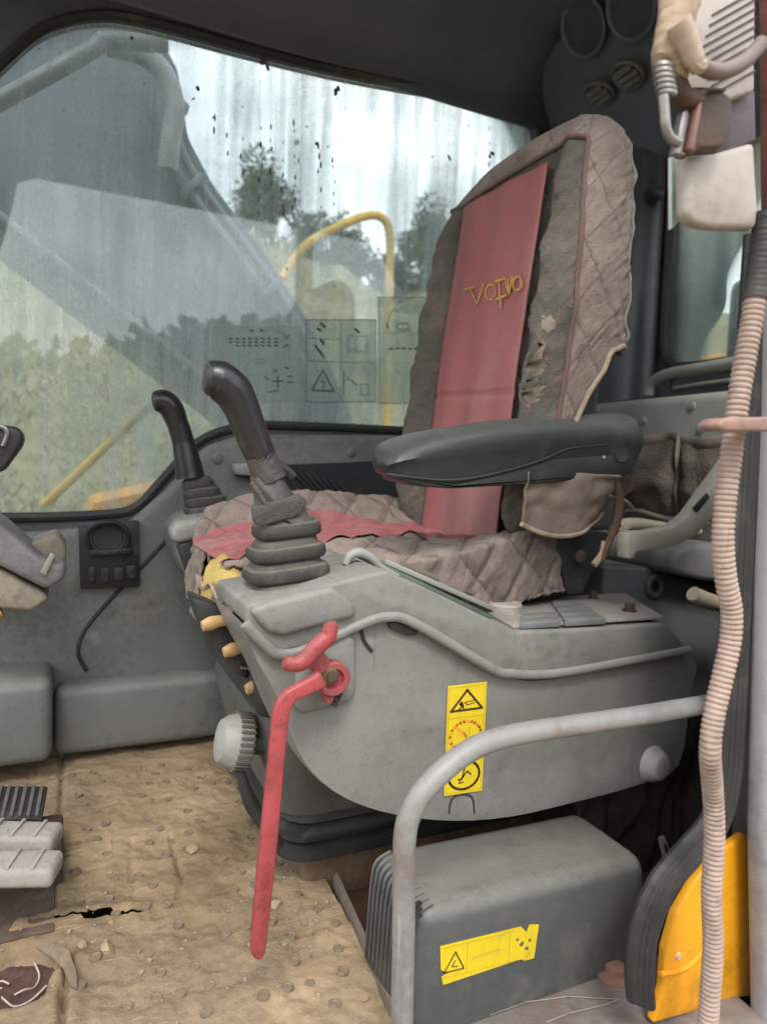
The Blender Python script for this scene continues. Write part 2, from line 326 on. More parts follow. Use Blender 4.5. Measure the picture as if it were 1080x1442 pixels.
# ------------------------------------------------------------------ excavator boom beside the cab
boom_m = mat('weathered_boom_paint', (.115, .14, .17), .55, (.085, .105, .13), (.13, .13, .13), .25, sc=2.5, dsc=2, bump=.1, bsc=60)
pipe_m = mat('grey_pipe_steel', (.24, .25, .27), .4, (.17, .18, .20), (.1, .08, .07), .2, bump=.05)
t = thing('excavator_boom', 'dark blue-grey excavator boom rising diagonally outside the side window', 'boom', W(430, 640, Y=2.35))
up_edge = [(520, 640), (470, 520), (430, 440), (380, 362), (300, 255), (266, 190), (252, 95), (214, 20), (150, -70)]
lo_edge = [(-190, 175), (0, 322), (150, 442), (320, 575), (390, 640)]
b = B(); b.px(up_edge+[(-190, -70)]+lo_edge, 2.35, 2.85, .02, 2); obj('boom_box', b, boom_m, t)
for k, off in enumerate((0, 16)):
    b = B(); b.tube([W(x-14-off, y+10+off*.4, Y=2.31) for x, y in up_edge[1:7]], .014, 10, 6); obj('hydraulic_pipe', b, pipe_m, t)
b = B(); b.tube([W(x+10, y-12, Y=2.33) for x, y in [(-190, 175), (0, 322), (150, 442), (320, 575)]], .012, 10, 4); obj('hydraulic_pipe', b, pipe_m, t)
for x, y in ((285, 250), (395, 395), (262, 150)):
    p = W(x-14, y+12, Y=2.31); b = B(); b.obox(p, (1, 0, -.9), (0, 1, 0), (.9, 0, 1), .012, .03, .045, .004); obj('pipe_clamp', b, pipe_m, t)
b = B(); b.tube([W(x, y, Y=2.2) for x, y in [(150, 62), (205, 78), (236, 112), (246, 155), (240, 195), (236, 240)]], .030, 14, 8)
o = obj('boom_hose', b, mat('pale_hose_rubber', (.30, .32, .32), .45, (.22, .24, .24), bump=.05)); tag(o, 'pale thick hose looping over the top of the excavator boom', 'hose')
b = B(); b.tube([W(x, y, Y=1.98) for x, y in [(-120, 208), (0, 142), (118, 76), (140, 62), (152, 56), (235, 62)]], .021, 14, 6)
o = obj('slanted_tube', b, pipe_m); tag(o, 'straight grey tube slanting outside the upper front corner of the side window', 'tube')
# yellow rails and deck on the far side of the machine
yl = mat('yellow_rail_paint', (.78, .50, .03), .4, (.7, .42, .03), (.4, .3, .15), .15, bump=.05)
b = B(); b.tube([W(x, y, Y=3.1) for x, y in [(398, 392), (430, 346), (478, 318), (520, 303), (541, 309), (549, 335), (548, 400), (542, 640)]], .020, 12, 8)
o = obj('guard_rail', b, yl); tag(o, 'yellow bent tube guard rail outside, seen through the window beside the seat', 'rail')
b = B(); b.tube([W(x, y, Y=2.7) for x, y in [(60, 712), (85, 690), (150, 628), (215, 568), (260, 526)]], .016, 12, 4)
o = obj('step_rail', b, yl); tag(o, 'straight yellow rod slanting past the lower corner of the side window', 'rail')
b = B(); b.px([(110, 760), (130, 706), (190, 694), (290, 668), (330, 760)], 3.3, 3.9, .03)
o = obj('deck_cover', b, yellow_paint()); tag(o, 'orange-yellow deck cover low outside the side window corner', 'deck cover')
# bodywork behind the cab
t = thing('engine_cover', 'yellow engine cover with an exhaust pipe behind the rear window', 'engine cover', V((2.0, 1.4, .2)))
b = B(); b.box(1.88, 4.2, .2, 2.6, .2, 1.075, .04, 3); obj('hood', b, yellow_paint(), t)
b = B(); b.tube([(2.05, 1.42, .9), (2.05, 1.42, 1.25), (2.05, 1.44, 1.55), (2.05, 1.45, 2.2)], .05, 14, 6); obj('exhaust_pipe', b, pipe_m, t)
b = B(); b.tube([W(x, y, X=1.58) for x, y in [(962, 530), (985, 470), (1008, 432), (1014, 380), (1046, 320)]], .022, 12, 6)
o = obj('intake_hose', b, mat('blue_grey_hose', (.09, .12, .15), .5, bump=.1)); tag(o, 'blue-grey hose rising behind the rear window glass', 'hose')
b = B(); b.box(1.60, 1.80, .85, 1.315, .5, 1.20, .03, 3)
o = obj('filter_housing', b, mat('blue_grey_housing', (.10, .15, .18), .5, bump=.1)); tag(o, 'blue-grey filter housing close behind the rear window', 'housing')
sp = B(); P = []
for i in range(150):
    a = i/150*2*pi*9; P.append(V((1.68+.02*sin(a), 1.24+.035*cos(a)-.0006*i, 1.20+i*.0016)))
sp.tube(P, .006, 6, 1, smooth=False); o = obj('coiled_cable', sp, black_rubber()); tag(o, 'coiled black cable standing on the housing behind the rear window', 'cable')

# ================================================================== CAB
WY = 1.68
cab = thing('excavator_cab', 'grey excavator cab interior seen through its open door', 'cab', V((.5, 1.1, -.06)))
# side window outline (x, z) on the far wall
WIN = [(-.30, 1.15), (-.235, 1.33), (-.133, 1.462), (-.055, 1.556), (.041, 1.612), (.143, 1.633), (.38, 1.640), (.616, 1.652), (.85, 1.675), (1.08, 1.70), (1.185, 1.682), (1.235, 1.60),
       (1.24, 1.25), (1.24, .88), (1.20, .79), (1.11, .768), (.795, .764), (.50, .757), (.389, .747), (.287, .705), (.199, .604), (.150, .549), (.085, .529), (-.13, .520), (-.25, .53), (-.30, .60), (-.305, .85)]
def outline3(pts, f, sub=6): return spline([f(*p) for p in pts], None, sub, True)[0]
def holed(b, ring, outer_fn, depth_vec, c):
    n = len(ring); out = [outer_fn(p) for p in ring]
    vs = [*out, *ring, *[p+depth_vec for p in ring]]; fs = []
    for j in range(n):
        k = (j+1) % n; fs += [(j, k, n+k, n+j), (n+j, n+k, 2*n+k, 2*n+j)]
    b.add(vs, fs)
def to_rect(c, lo, hi, ax):         # pushes a point of the outline out to the rectangle
    def f(p):
        d = p-c; k = 1e9
        for i in ax:
            if d[i] > 1e-6: k = min(k, (hi[i]-c[i])/d[i])
            if d[i] < -1e-6: k = min(k, (lo[i]-c[i])/d[i])
        return c+d*k
    return f
ring = outline3(WIN, lambda x, z: V((x, WY, z)))
b = B(); holed(b, ring, to_rect(V((.47, WY, 1.14)), V((-.62, 0, -.05)), V((1.50, 0, 1.80)), (0, 2)), V((0, .05, 0)), None)
side = obj('side_wall', b, mat('side_wall_paint', (.085, .092, .105), .5, (.07, .075, .09), (.11, .10, .10), .2, sc=5, bump=.12, bsc=300), cab)
def shrink(ring, c, k): return [c+(p-c)*k for p in ring]
b = B(); rr = [p+V((0, -.003, 0)) for p in ring]; b.tube(rr+[rr[0]], .011, 8, 1, smooth=False, cap=False, flat=1.0); obj('window_seal', b, black_rubber(), side)

def glass_mat(name, tint, film, reflect, filmcol, drip=1, spots=1):
    m = bpy.data.materials.new(name); m.use_nodes = True; nt = m.node_tree; nt.nodes.clear(); L = nt.links.new
    out = ND(nt, 'ShaderNodeOutputMaterial'); tr = ND(nt, 'ShaderNodeBsdfTransparent', Color=c4(tint)); gl = ND(nt, 'ShaderNodeBsdfGlossy', Roughness=.012, Color=(.9, .95, .97, 1))
    fr = ND(nt, 'ShaderNodeFresnel', IOR=1.5); mf = ND(nt, 'ShaderNodeMath', operation='MULTIPLY', use_clamp=True); mf.inputs[1].default_value = reflect; L(fr.outputs[0], mf.inputs[0])
    m1 = ND(nt, 'ShaderNodeMixShader'); L(mf.outputs[0], m1.inputs[0]); L(tr.outputs[0], m1.inputs[1]); L(gl.outputs[0], m1.inputs[2])
    tc = ND(nt, 'ShaderNodeTexCoord')
    # vertical rain streaks in the dust film
    mp = ND(nt, 'ShaderNodeMapping', Scale=(26, 26, 1.3)); L(tc.outputs['Object'], mp.inputs[0])
    n1 = ND(nt, 'ShaderNodeTexNoise', Scale=1.0, Detail=6, Roughness=.65, Distortion=.4); L(mp.outputs[0], n1.inputs['Vector'])
    n2 = ND(nt, 'ShaderNodeTexNoise', Scale=2.3, Detail=8, Roughness=.6, Distortion=.8); L(tc.outputs['Object'], n2.inputs['Vector'])
    n3 = ND(nt, 'ShaderNodeTexNoise', Scale=120, Detail=4, Roughness=.7); L(tc.outputs['Object'], n3.inputs['Vector'])
    r1 = ND(nt, 'ShaderNodeMapRange'); r1.inputs[1].default_value = .38; r1.inputs[2].default_value = .72; r1.inputs[3].default_value = .45; r1.inputs[4].default_value = 1.35; L(n1.outputs[0], r1.inputs[0])
    r2 = ND(nt, 'ShaderNodeMapRange'); r2.inputs[1].default_value = .3; r2.inputs[2].default_value = .75; r2.inputs[3].default_value = .35; r2.inputs[4].default_value = 1.45; L(n2.outputs[0], r2.inputs[0])
    r3 = ND(nt, 'ShaderNodeMapRange'); r3.inputs[1].default_value = .3; r3.inputs[2].default_value = .7; r3.inputs[3].default_value = .8; r3.inputs[4].default_value = 1.2; L(n3.outputs[0], r3.inputs[0])
    a = ND(nt, 'ShaderNodeMath', operation='MULTIPLY'); L(r1.outputs[0], a.inputs[0]); L(r2.outputs[0], a.inputs[1])
    a2 = ND(nt, 'ShaderNodeMath', operation='MULTIPLY'); L(a.outputs[0], a2.inputs[0]); L(r3.outputs[0], a2.inputs[1])
    a3 = ND(nt, 'ShaderNodeMath', operation='MULTIPLY', use_clamp=True); a3.inputs[1].default_value = film; L(a2.outputs[0], a3.inputs[0])
    df = ND(nt, 'ShaderNodeBsdfDiffuse', Color=c4(filmcol)); tl = ND(nt, 'ShaderNodeBsdfTranslucent', Color=c4(filmcol))
    md = ND(nt, 'ShaderNodeMixShader'); md.inputs[0].default_value = .5; L(df.outputs[0], md.inputs[1]); L(tl.outputs[0], md.inputs[2])
    m2 = ND(nt, 'ShaderNodeMixShader'); L(a3.outputs[0], m2.inputs[0]); L(m1.outputs[0], m2.inputs[1]); L(md.outputs[0], m2.inputs[2])
    L(m2.outputs[0], out.inputs[0])
    return m
gm = glass_mat('grimy_tinted_glass', (.80, .84, .84), .47, 1.75, (.56, .645, .655))
b = B(); c0 = V((.47, WY+.03, 1.14)); rg = [p+V((0, .03, 0)) for p in ring]
n = len(rg); b.add(rg+[p+V((0, .005, 0)) for p in rg], [tuple(range(n)), tuple(range(2*n-1, n-1, -1))]+[(j, (j+1) % n, n+(j+1) % n, n+j) for j in range(n)])
pane = obj('window_pane', b, gm, side); GY = WY+.03
# mud specks and dried drips on the glass
spk = B()
def blob(b, x, z, rx, rz, y):
    n = 9; ph = random.random()*9
    ring = [V((x+rx*cos(2*pi*j/n)*(1+.45*nz3(j*1.7, ph)), y, z+rz*sin(2*pi*j/n)*(1+.45*nz3(j*1.3, ph, 4)))) for j in range(n)]
    b.add(ring+[V((x, y-.0012, z))], [(j, (j+1) % n, n) for j in range(n)])
for x, y, r in [(373, 85, 8), (376, 92, 5), (366, 114, 2), (473, 104, 3), (476, 124, 7), (472, 132, 5), (486, 151, 2), (429, 129, 2), (279, 125, 5), (273, 138, 3), (271, 139, 2), (432, 178, 3), (446, 201, 4), (462, 206, 3), (474, 138, 2),
                (660, 176, 3), (692, 215, 6), (690, 220, 5), (632, 220, 5), (609, 220, 3), (55, 68, 2), (300, 165, 3), (203, 116, 2), (132, 74, 2), (90, 154, 2), (186, 52, 4), (342, 150, 2), (404, 378, 3), (496, 345, 2)]:
    for q in range(2 if r > 3 else 1):
        p = W(x+random.uniform(-r, r)*.6*q, y+random.uniform(-r, r)*.8*q, Y=GY-.001); blob(spk, p.x, p.z, r*.0008, r*.0010, GY-.0008)
for x, y0, y1 in [(301, 165, 195), (320, 190, 235), (340, 195, 250), (368, 180, 250), (382, 178, 300), (398, 200, 310), (414, 172, 310), (420, 200, 235), (450, 205, 300), (470, 225, 300), (366, 230, 300), (690, 180, 240)]:
    y = y0
    while y < y1:
        p = W(x+random.uniform(-2, 2), y, Y=GY-.001); k = random.uniform(.6, 1.6); blob(spk, p.x, p.z, .0017*k, .0062*k, GY-.0008); y += random.uniform(8, 26)
obj('mud_specks', spk, mat('dried_mud', (.085, .09, .085), .9, (.14, .14, .13), bump=0), side, kind='stuff')
# clear plastic instruction sheets stuck inside the pane
shm = bpy.data.materials.new('clear_sticker'); shm.use_nodes = True; nt = shm.node_tree; nt.nodes.clear()
ou = ND(nt, 'ShaderNodeOutputMaterial'); tr = ND(nt, 'ShaderNodeBsdfTransparent', Color=(.9, .93, .92, 1)); df = ND(nt, 'ShaderNodeBsdfDiffuse', Color=(.62, .68, .66, 1)); tl = ND(nt, 'ShaderNodeBsdfTranslucent', Color=(.62, .68, .66, 1))
ms = ND(nt, 'ShaderNodeMixShader'); m2 = ND(nt, 'ShaderNodeMixShader'); m2.inputs[0].default_value = .22
nt.links.new(df.outputs[0], ms.inputs[1]); nt.links.new(tl.outputs[0], ms.inputs[2]); nt.links.new(tr.outputs[0], m2.inputs[1]); nt.links.new(ms.outputs[0], m2.inputs[2]); nt.links.new(m2.outputs[0], ou.inputs[0])
def stroke(b, pts, w, n, close=False):
    """flat printed line: ribbon of width w through the points, facing n"""
    pts = [V(p) for p in pts]; n = V(n).normalized()
    if close: pts = pts+[pts[0]]
    for i in range(len(pts)-1):
        d = (pts[i+1]-pts[i]); L = d.length
        if L < 1e-6: continue
        d /= L; s_ = n.cross(d)*w/2; e = d*w*.35
        b.add([pts[i]-e-s_, pts[i+1]+e-s_, pts[i+1]+e+s_, pts[i]-e+s_], [(0, 1, 2, 3)])
YS = GY-.0016
def sheet(px, label, marks):
    a = [W(x, y, Y=YS) for x, y in px]; b = B(); b.prism(a, [p+V((0, .0006, 0)) for p in a]); o = obj('window_sticker', b, shm); tag(o, label, 'sticker')
    b = B()
    for pts, w, cl in marks:
        stroke(b, [W(x, y, Y=YS-.0006) for x, y in pts], w, (0, -1, 0), cl)
    obj('print', b, ink(), o); return o
R_ = lambda x0, y0, x1, y1: [(x0, y0), (x1, y0), (x1, y1), (x0, y1)]
def dashes(x0, x1, y, step=6, w=.003):
    return [([(x, y), (x+step*.55, y+random.uniform(-1, 1))], w, False) for x in range(x0, x1, step)]
mk = [(R_(431, 450, 529, 566), .0016, True), ([(480, 452), (480, 564)], .0014, False), ([(432, 508), (529, 511)], .0014, False), ([(432, 476), (480, 478)], .0014, False),
      ([(455, 521), (439, 549), (470, 551)], .0032, True), ([(456, 529), (452, 538), (458, 538), (454, 547)], .0022, False), (R_(508, 541, 519, 556), .002, True),
      ([(484, 521), (484, 555)], .003, False), ([(486, 528), (492, 533), (486, 537)], .002, False), ([(494, 536), (503, 542)], .0035, False),
      ([(444, 487), (456, 502)], .005, False), ([(452, 479), (456, 484)], .007, False), ([(452, 455), (457, 460)], .007, False), ([(447, 462), (451, 465)], .006, False), ([(500, 463), (506, 468)], .006, False),
      (R_(489, 473, 516, 495), .0012, True), ([(502, 473), (502, 495)], .0012, False), (R_(491, 476, 500, 492), .0008, True)]+dashes(492, 524, 518, 7, .0012)+dashes(492, 524, 523, 7, .0012)+dashes(492, 524, 528, 8, .0012)
sheet(R_(430, 449, 530, 567), 'clear warning sticker with a lightning triangle low on the side window', mk)
mk = []
for xx in range(323, 392, 9):
    mk += [([(xx, 476+q*5), (xx+4, 477+q*5)], .0034, False) for q in range(3 if xx > 330 else 2)]
mk += [([(352, 465), (356, 465)], .004, False), ([(366, 465), (370, 465)], .004, False), ([(400, 470), (404, 477), (408, 470)], .002, False), ([(400, 490), (404, 484), (408, 490)], .002, False),
       ([(384, 537), (398, 536)], .003, False), ([(391, 529), (391, 545)], .003, False), ([(384, 518), (390, 522), (384, 524)], .002, False), ([(402, 517), (406, 519)], .004, False), ([(405, 530), (412, 530)], .003, False), ([(405, 538), (412, 538)], .003, False), ([(372, 530), (378, 535)], .003, False), ([(376, 552), (392, 550)], .0025, False), ([(358, 506), (372, 506), (372, 511), (358, 511)], .001, True)]
sheet(R_(298, 458, 426, 567), 'clear sheet of small lever diagrams left of the lightning sticker', mk)
mk = [(R_(533, 418, 612, 568), .0014, True), ([(533, 468), (612, 470)], .0008, False), ([(545, 455), (550, 440), (556, 436), (562, 440)], .0015, False), ([(545, 456), (546, 461)], .005, False), (R_(560, 455, 575, 463), .002, True), ([(558, 466), (578, 466)], .002, False), ([(560, 427), (566, 424)], .0018, False)]+dashes(548, 586, 491, 9, .004)+dashes(545, 600, 510, 12, .0008)+dashes(545, 600, 525, 12, .0008)
sheet(R_(533, 418, 612, 568), 'tall clear sticker with a machine diagram half hidden behind the seat', mk)

# far wall lower trim and panel work
TY = 1.62
b = B(); b.px([(-260, 770), (60, 750), (182, 738), (236, 690), (292, 628), (346, 611), (560, 613), (800, 640), (1000, 1100), (-260, 1180)], TY, 1.685, .018, 3)
trim = obj('side_trim', b, wall_grey(), cab)
b = B(); b.box(-.02, 1.3, 1.555, 1.64, .018, .168, .022, 3); obj('kick_strip', b, wall_grey(), cab)
b = B(); b.box(-.6, -.022, 1.47, 1.64, .045, .213, .022, 3); obj('corner_block', b, wall_grey(), cab)
b = B(); b.tube([W(x, y, Y=TY-.001) for x, y in [(238, 757), (198, 800), (150, 850), (118, 890), (110, 920), (122, 945)]], .0045, 8, 6); obj('panel_seam', b, black_rubber(), trim)
for x, y in ((495, 637), (306, 646)):
    b = B(); b.lathe(W(x, y, Y=TY), (0, -1, 0), [(.013, -.002), (.013, .002), (.010, .004), (.001, .0045)], 20); obj('screw_cap', b, wall_grey(), trim)
b = B(); b.px([(385, 655), (560, 648), (600, 705), (420, 705)], TY-.003, TY+.01); obj('trim_recess', b, dark_plastic(), trim)
for k in range(7):
    x = 408+k*11; b = B(); b.px([(x, 662+k*3), (x+5, 661+k*3), (x+32, 690+k*3), (x+27, 692+k*3)], TY-.012, TY-.004, .001); obj('recess_louvre', b, black_rubber(), trim)
b = B(); b.px([(331, 653), (388, 650), (390, 662), (380, 671), (334, 669)], 1.57, 1.62, .006); obj('trim_catch', b, pale_grey(), trim)

# roof lining: wall curves over into the ceiling and down the back
b = B(); prof = [(1.69, 1.655), (1.675, 1.72), (1.64, 1.775), (1.58, 1.815), (1.48, 1.84), (1.2, 1.85), (.8, 1.85), (.52, 1.84)]
pp = spline([V((0, y, z)) for y, z in prof], None, 5)[0]
b.grid(lambda u, v: V((-.75+2.0*u, pp[int(v*(len(pp)-1)+.5)].y, pp[int(v*(len(pp)-1)+.5)].z+.05*u*sm(1.69, 1.6, pp[int(v*(len(pp)-1)+.5)].y)*0)), 12, len(pp)-1)
roof = obj('roof_lining', b, lining(), cab, angle=60, solid=.02)
# upper rear slope with vents, rear wall with window
RX = 1.42
b = B(); b.prism([V((1.16, .5, 1.86)), V((1.18, .5, 1.78)), V((RX-.04, .5, 1.50)), V((RX+.08, .5, 1.45)), V((RX+.1, .5, 1.86))], [V((1.16, 1.69, 1.86)), V((1.18, 1.69, 1.78)), V((RX-.04, 1.69, 1.50)), V((RX+.08, 1.69, 1.45)), V((RX+.1, 1.69, 1.86))], .02, 3)
rs = obj('rear_slope', b, lining(), cab)
RW = [(1.345, 1.25), (1.35, 1.47), (1.33, 1.53), (1.28, 1.55), (1.0, 1.55), (.70, 1.55), (.66, 1.50), (.66, 1.2), (.66, 1.0), (.70, .955), (1.0, .945), (1.26, .945), (1.32, .965), (1.342, 1.03)]
ring2 = outline3(RW, lambda y, z: V((RX, y, z)))
b = B(); holed(b, ring2, to_rect(V((RX, 1.0, 1.25)), V((0, .4, -.05)), V((0, 1.72, 1.86)), (1, 2)), V((.05, 0, 0)), None)
rear = obj('rear_wall', b, mat('rear_wall_paint', (.075, .084, .086), .45, (.06, .068, .07), (.1, .1, .095), .2, bump=.1, bsc=300), cab)
b = B(); r2 = [p+V((-.003, 0, 0)) for p in ring2]; b.tube(r2+[r2[0]], .013, 8, 1, smooth=False, cap=False); obj('rear_window_seal', b, black_rubber(), rear)
b = B(); rg = [p+V((.03, 0, 0)) for p in ring2]; n = len(rg)
b.add(rg+[p+V((.005, 0, 0)) for p in rg], [tuple(range(n)), tuple(range(2*n-1, n-1, -1))]+[(j, (j+1) % n, n+(j+1) % n, n+j) for j in range(n)])
obj('rear_window_pane', b, glass_mat('grimy_rear_glass', (.86, .90, .88), .40, 1.2, (.58, .66, .62)), rear)
# rounded rear corner pillar
b = B(); b.loft([[V((RX-.015+.07*cos(a)*.9, 1.52+.16*sin(a), z)) for a in [pi/2+pi*k/14 for k in range(15)]] for z in (.0, .5, 1.0, 1.5, 1.8)], closed=False); obj('corner_pillar', b, mat('pillar_gloss_paint', (.055, .063, .066), .3, (.045, .05, .055), bump=.05), cab, angle=80)
b = B(); p = W(925, 272, X=1.36); b.tube([p+V((0, .03, 0)), p, p+V((-.03, -.01, 0)), p+V((-.035, -.012, .02))], [.018, .018, .012, .008], 10, 5); obj('coat_hook', b, black_rubber(), rear)
# ceiling speakers and swivel vents
def on_slope(x, y):        # plane of the rear slope
    r = fw+rt*((x-540)/FPX)-up*((y-721)/FPX); n = V((.28, 0, .20)).normalized(); p0 = V((1.18, 1, 1.78)); n = V((.28, 0, .20)).normalized()
    return EYE+r*((p0-EYE).dot(n)/r.dot(n)), -n
for k, (x, y) in enumerate([(852, 124), (893, 98)]):
    p, n = on_slope(x, y); p = p+n*.022
    t = thing('air_vent', ('round louvred air vent with closed slats under the rear ceiling', 'round air vent swivelled open under the rear ceiling beside the door')[k], 'vent', p)
    b = B(); pr = [(.040, -.004), (.042, .008), (.037, .012), (.032, .008), (.030, .002)]; ax = (n+V((.35, 0, -.75 if k == 0 else -.35))).normalized()
    b.lathe(p, ax, pr, 30); obj('vent_ring', b, mat('vent_grey', (.14, .135, .13), .5, bump=.05), t)
    u = ax.cross(V((0, 0, 1))).normalized(); w2 = ax.cross(u)
    for q in (-1, 0, 1):
        b = B(); hw = .032*sqrt(1-(q*.5)**2); b.obox(p+w2*q*.017+ax*.012, u, w2+ax*.6, ax, hw, .007, .0015, .001); obj('slat', b, mat('vent_grey', (.14, .135, .13)), t)
def on_roof(x, y): return W(x, y, Z=1.85)
for k, (x, y) in enumerate([(828, 34), (896, 6)]):
    p, n = on_slope(x, y); p = p+n*.021
    t = thing('ceiling_speaker', ('dark round speaker recess in the sloped rear ceiling above the seat', 'dark round speaker recess in the rear ceiling next to the door')[k], 'speaker', p)
    b = B(); b.lathe(p, n, [(.070, -.004), (.070, .002), (.066, .004), (.060, .001), (.058, -.006)], 36); obj('rim', b, lining(), t)
    b = B(); b.lathe(p, n, [(.059, -.004), (.050, -.002), (.02, .0), (.001, .0)], 30); obj('grille', b, mat('grille_cloth', (.06, .066, .085), .8, bump=.3, bsc=400), t)

# floor pan, door frame, sill
b = B(); b.box(-.75, 1.45, .60, 1.69, -.10, -.035); obj('floor_pan', b, rust(), cab)
b = B(); b.box(-.75, .80, .40, .66, -.10, -.006, .008); sill = obj('door_sill', b, mat('worn_sill_steel', (.22, .19, .185), .55, (.17, .145, .14), (.13, .07, .05), .4, sc=7, dsc=6, bump=.3, bsc=90, dust=.12), cab)
b = B(); b.prism([W(x, y, Z=-.005) for x, y in [(575, 1446), (905, 1336), (915, 1350), (590, 1462)]], [W(x, y, Z=-.005)+V((0, 0, .008)) for x, y in [(575, 1446), (905, 1336), (915, 1350), (590, 1462)]], .002); obj('sill_edge', b, rust(), sill)
b = B(); p = W(866, 1374, Z=-.006); b.lathe(p, (0, 0, 1), [(.026, 0), (.026, .004), (.018, .006)], 20); b.lathe(p, (0, 0, 1), [(.015, .005), (.015, .014), (.011, .016)], 6); obj('sill_bolt', b, mat('rusty_bolt', (.24, .12, .085), .8, (.16, .09, .07), bump=.5), sill)
b = B(); p = W(880, 1346, Z=-.004); b.lathe(p, (0, 0, 1), [(.008, 0), (.007, .008), (.003, .011)], 9); obj('sill_screw', b, mat('rusty_bolt', (.24, .12, .085)), sill)
b = B(); stroke(b, [W(x, y, Z=-.0045) for x, y in [(690, 1430), (740, 1412), (800, 1404), (872, 1408), (850, 1416), (800, 1428), (770, 1440)]], .0018, (0, 0, 1)); obj('scratch_mark', b, mat('scraped_paint', (.34, .29, .25), .8), sill)
# rear door post: inner flange, rubber seal, painted outer skin, rusty edge
b = B(); b.px([(1068, 300), (1130, 300), (1130, 1500), (1040, 1500), (1026, 1260), (1036, 1000), (1052, 620)], .60, .575, .004); post = obj('door_post', b, mat('dark_post_paint', (.06, .05, .052), .6, (.045, .04, .042), (.12, .09, .08), .3, bump=.3), cab)
b = B(); b.px([(1080, -80), (1180, -80), (1180, 1600), (1062, 1600), (1052, 1442), (1046, 1150), (1054, 800), (1062, 600), (1070, 330)], .545, .515, .010, 3); obj('post_skin', b, mat('lilac_grey_post_paint', (.30, .295, .31), .35, (.26, .255, .27), (.16, .12, .1), .12, bump=.03), post)
b = B(); b.px([(1066, -80), (1084, -80), (1082, 330), (1070, 330)], .505, .485, .003); obj('post_edge', b, mat('red_brown_rust', (.16, .045, .04), .7, (.10, .04, .035), (.2, .09, .05), .4, bump=.4), post)
b = B(); b.px([(1012, 596), (1022, 588), (1100, 586), (1100, 607), (1024, 607), (1014, 604)], .435, .46, .008, 4); gh = obj('door_grab_bar', b, mat('worn_bar', (.34, .20, .16), .5, (.20, .14, .12), (.1, .08, .08), .35, dsc=20, bump=.1)); tag(gh, 'rusty flattened steel bar end crossing in front of the corrugated hose', 'bar')
seal_path = [(1074, 330), (1064, 480), (1054, 640), (1046, 800), (1038, 960), (1030, 1090), (1012, 1160), (975, 1205), (938, 1250), (913, 1310), (906, 1370), (908, 1415)]
b = B()
for k, (dx, r) in enumerate(((-16, .0085), (-7, .007), (1, .0065), (8, .006))):
    b.tube([W(x+dx*(1 if y < 1100 else 1.0), y+(dx*.5 if y > 1130 else 0), Y=.552-.003*k) for x, y in seal_path], r, 8, 7)
obj('door_seal', b, black_rubber(), cab)
b = B(); b.px([(1058, 1178), (1036, 1170), (1000, 1195), (968, 1232), (940, 1280), (926, 1330), (922, 1385), (908, 1432), (960, 1418), (1000, 1402), (1046, 1395), (1052, 1300)], .575, .562, .004, 3); yp = obj('yellow_corner_panel', b, yellow_paint(), cab)
b = B(); b.tube([W(x, y, Y=.5615) for x, y in [(930, 1372), (960, 1366), (985, 1345), (996, 1310), (1000, 1270)]], .0035, 8, 6); obj('pressed_crease', b, yellow_paint(), yp)
b = B(); b.lathe(W(955, 1347, Y=.562), (0, -1, 0), [(.005, 0), (.004, .002)], 10); obj('rivet', b, mat('pale_rivet', (.7, .45, .3), .5, bump=0), yp)
b = B(); b.px([(902, 1440), (1010, 1410), (1060, 1398), (1060, 1520), (902, 1520)], .60, .56, .004); obj('lower_flange', b, rust(), cab)
# door header and front pillar close the opening on the near side (they mirror in the glass)
fr = B(); fr.box(-.62, 1.45, .53, .60, 1.66, 1.84, .03, 3); obj('door_header', fr, lining(), cab)
fr = B(); fr.tube([(-.20, .57, 1.72), (-.24, .57, 1.5), (-.36, .57, 1.0), (-.44, .57, .3), (-.46, .57, -.1)], .045, 12, 5); obj('front_pillar', fr, lining(), cab)
arc = [(-.25+.19*(1-cos(a)), 1.67-.19*(1-sin(a))) for a in [pi/2*k/10 for k in range(11)]]
fr = B(); cor = [V((-.27, .545, 1.70)), *[V((x, .545, z)) for x, z in arc], V((-.06, .545, 1.70))]; fr.prism(cor, [p+V((0, .045, 0)) for p in cor]); obj('door_corner', fr, lining(), cab)
fr = B(); fr.box(.90, 1.46, .60, .66, -.1, .72, .012); obj('near_rear_wall', fr, lining(), cab)
fr = B(); fr.box(1.36, 1.46, .60, .66, .72, 1.82, .02); obj('near_rear_pillar', fr, lining(), cab)
fr = B(); fr.box(.86, .93, .60, .64, -.1, 1.72, .015); obj('near_door_pillar', fr, lining(), cab)

# ================================================================== FLOOR MAT
MX0, MX1, MY0, MY1 = -.55, .40, .66, 1.62
gap = [W(x, y, Z=0) for x, y in [(40, 1310), (75, 1303), (120, 1297), (165, 1294), (205, 1289)]]
seam = [W(x, y, Z=0) for x, y in [(88, 1050), (86, 1160), (84, 1240)]]
seam2 = [W(x, y, Z=0) for x, y in [(97, 1335), (90, 1400), (86, 1470)]]
crack = [W(x, y, Z=0) for x, y in [(240, 1175), (248, 1210), (258, 1240), (250, 1262)]]
crack2 = [W(x, y, Z=0) for x, y in [(186, 1180), (185, 1220), (190, 1262)]]
hole = W(14, 1376, Z=0); lump = W(150, 1345, Z=0)
def dseg(p, L):
    d = 9
    for i in range(len(L)-1):
        a, b_ = L[i], L[i+1]; ab = b_-a; t = max(0, min(1, (p-a).dot(ab)/ab.length_squared)); d = min(d, (p-a-ab*t).length)
    return d
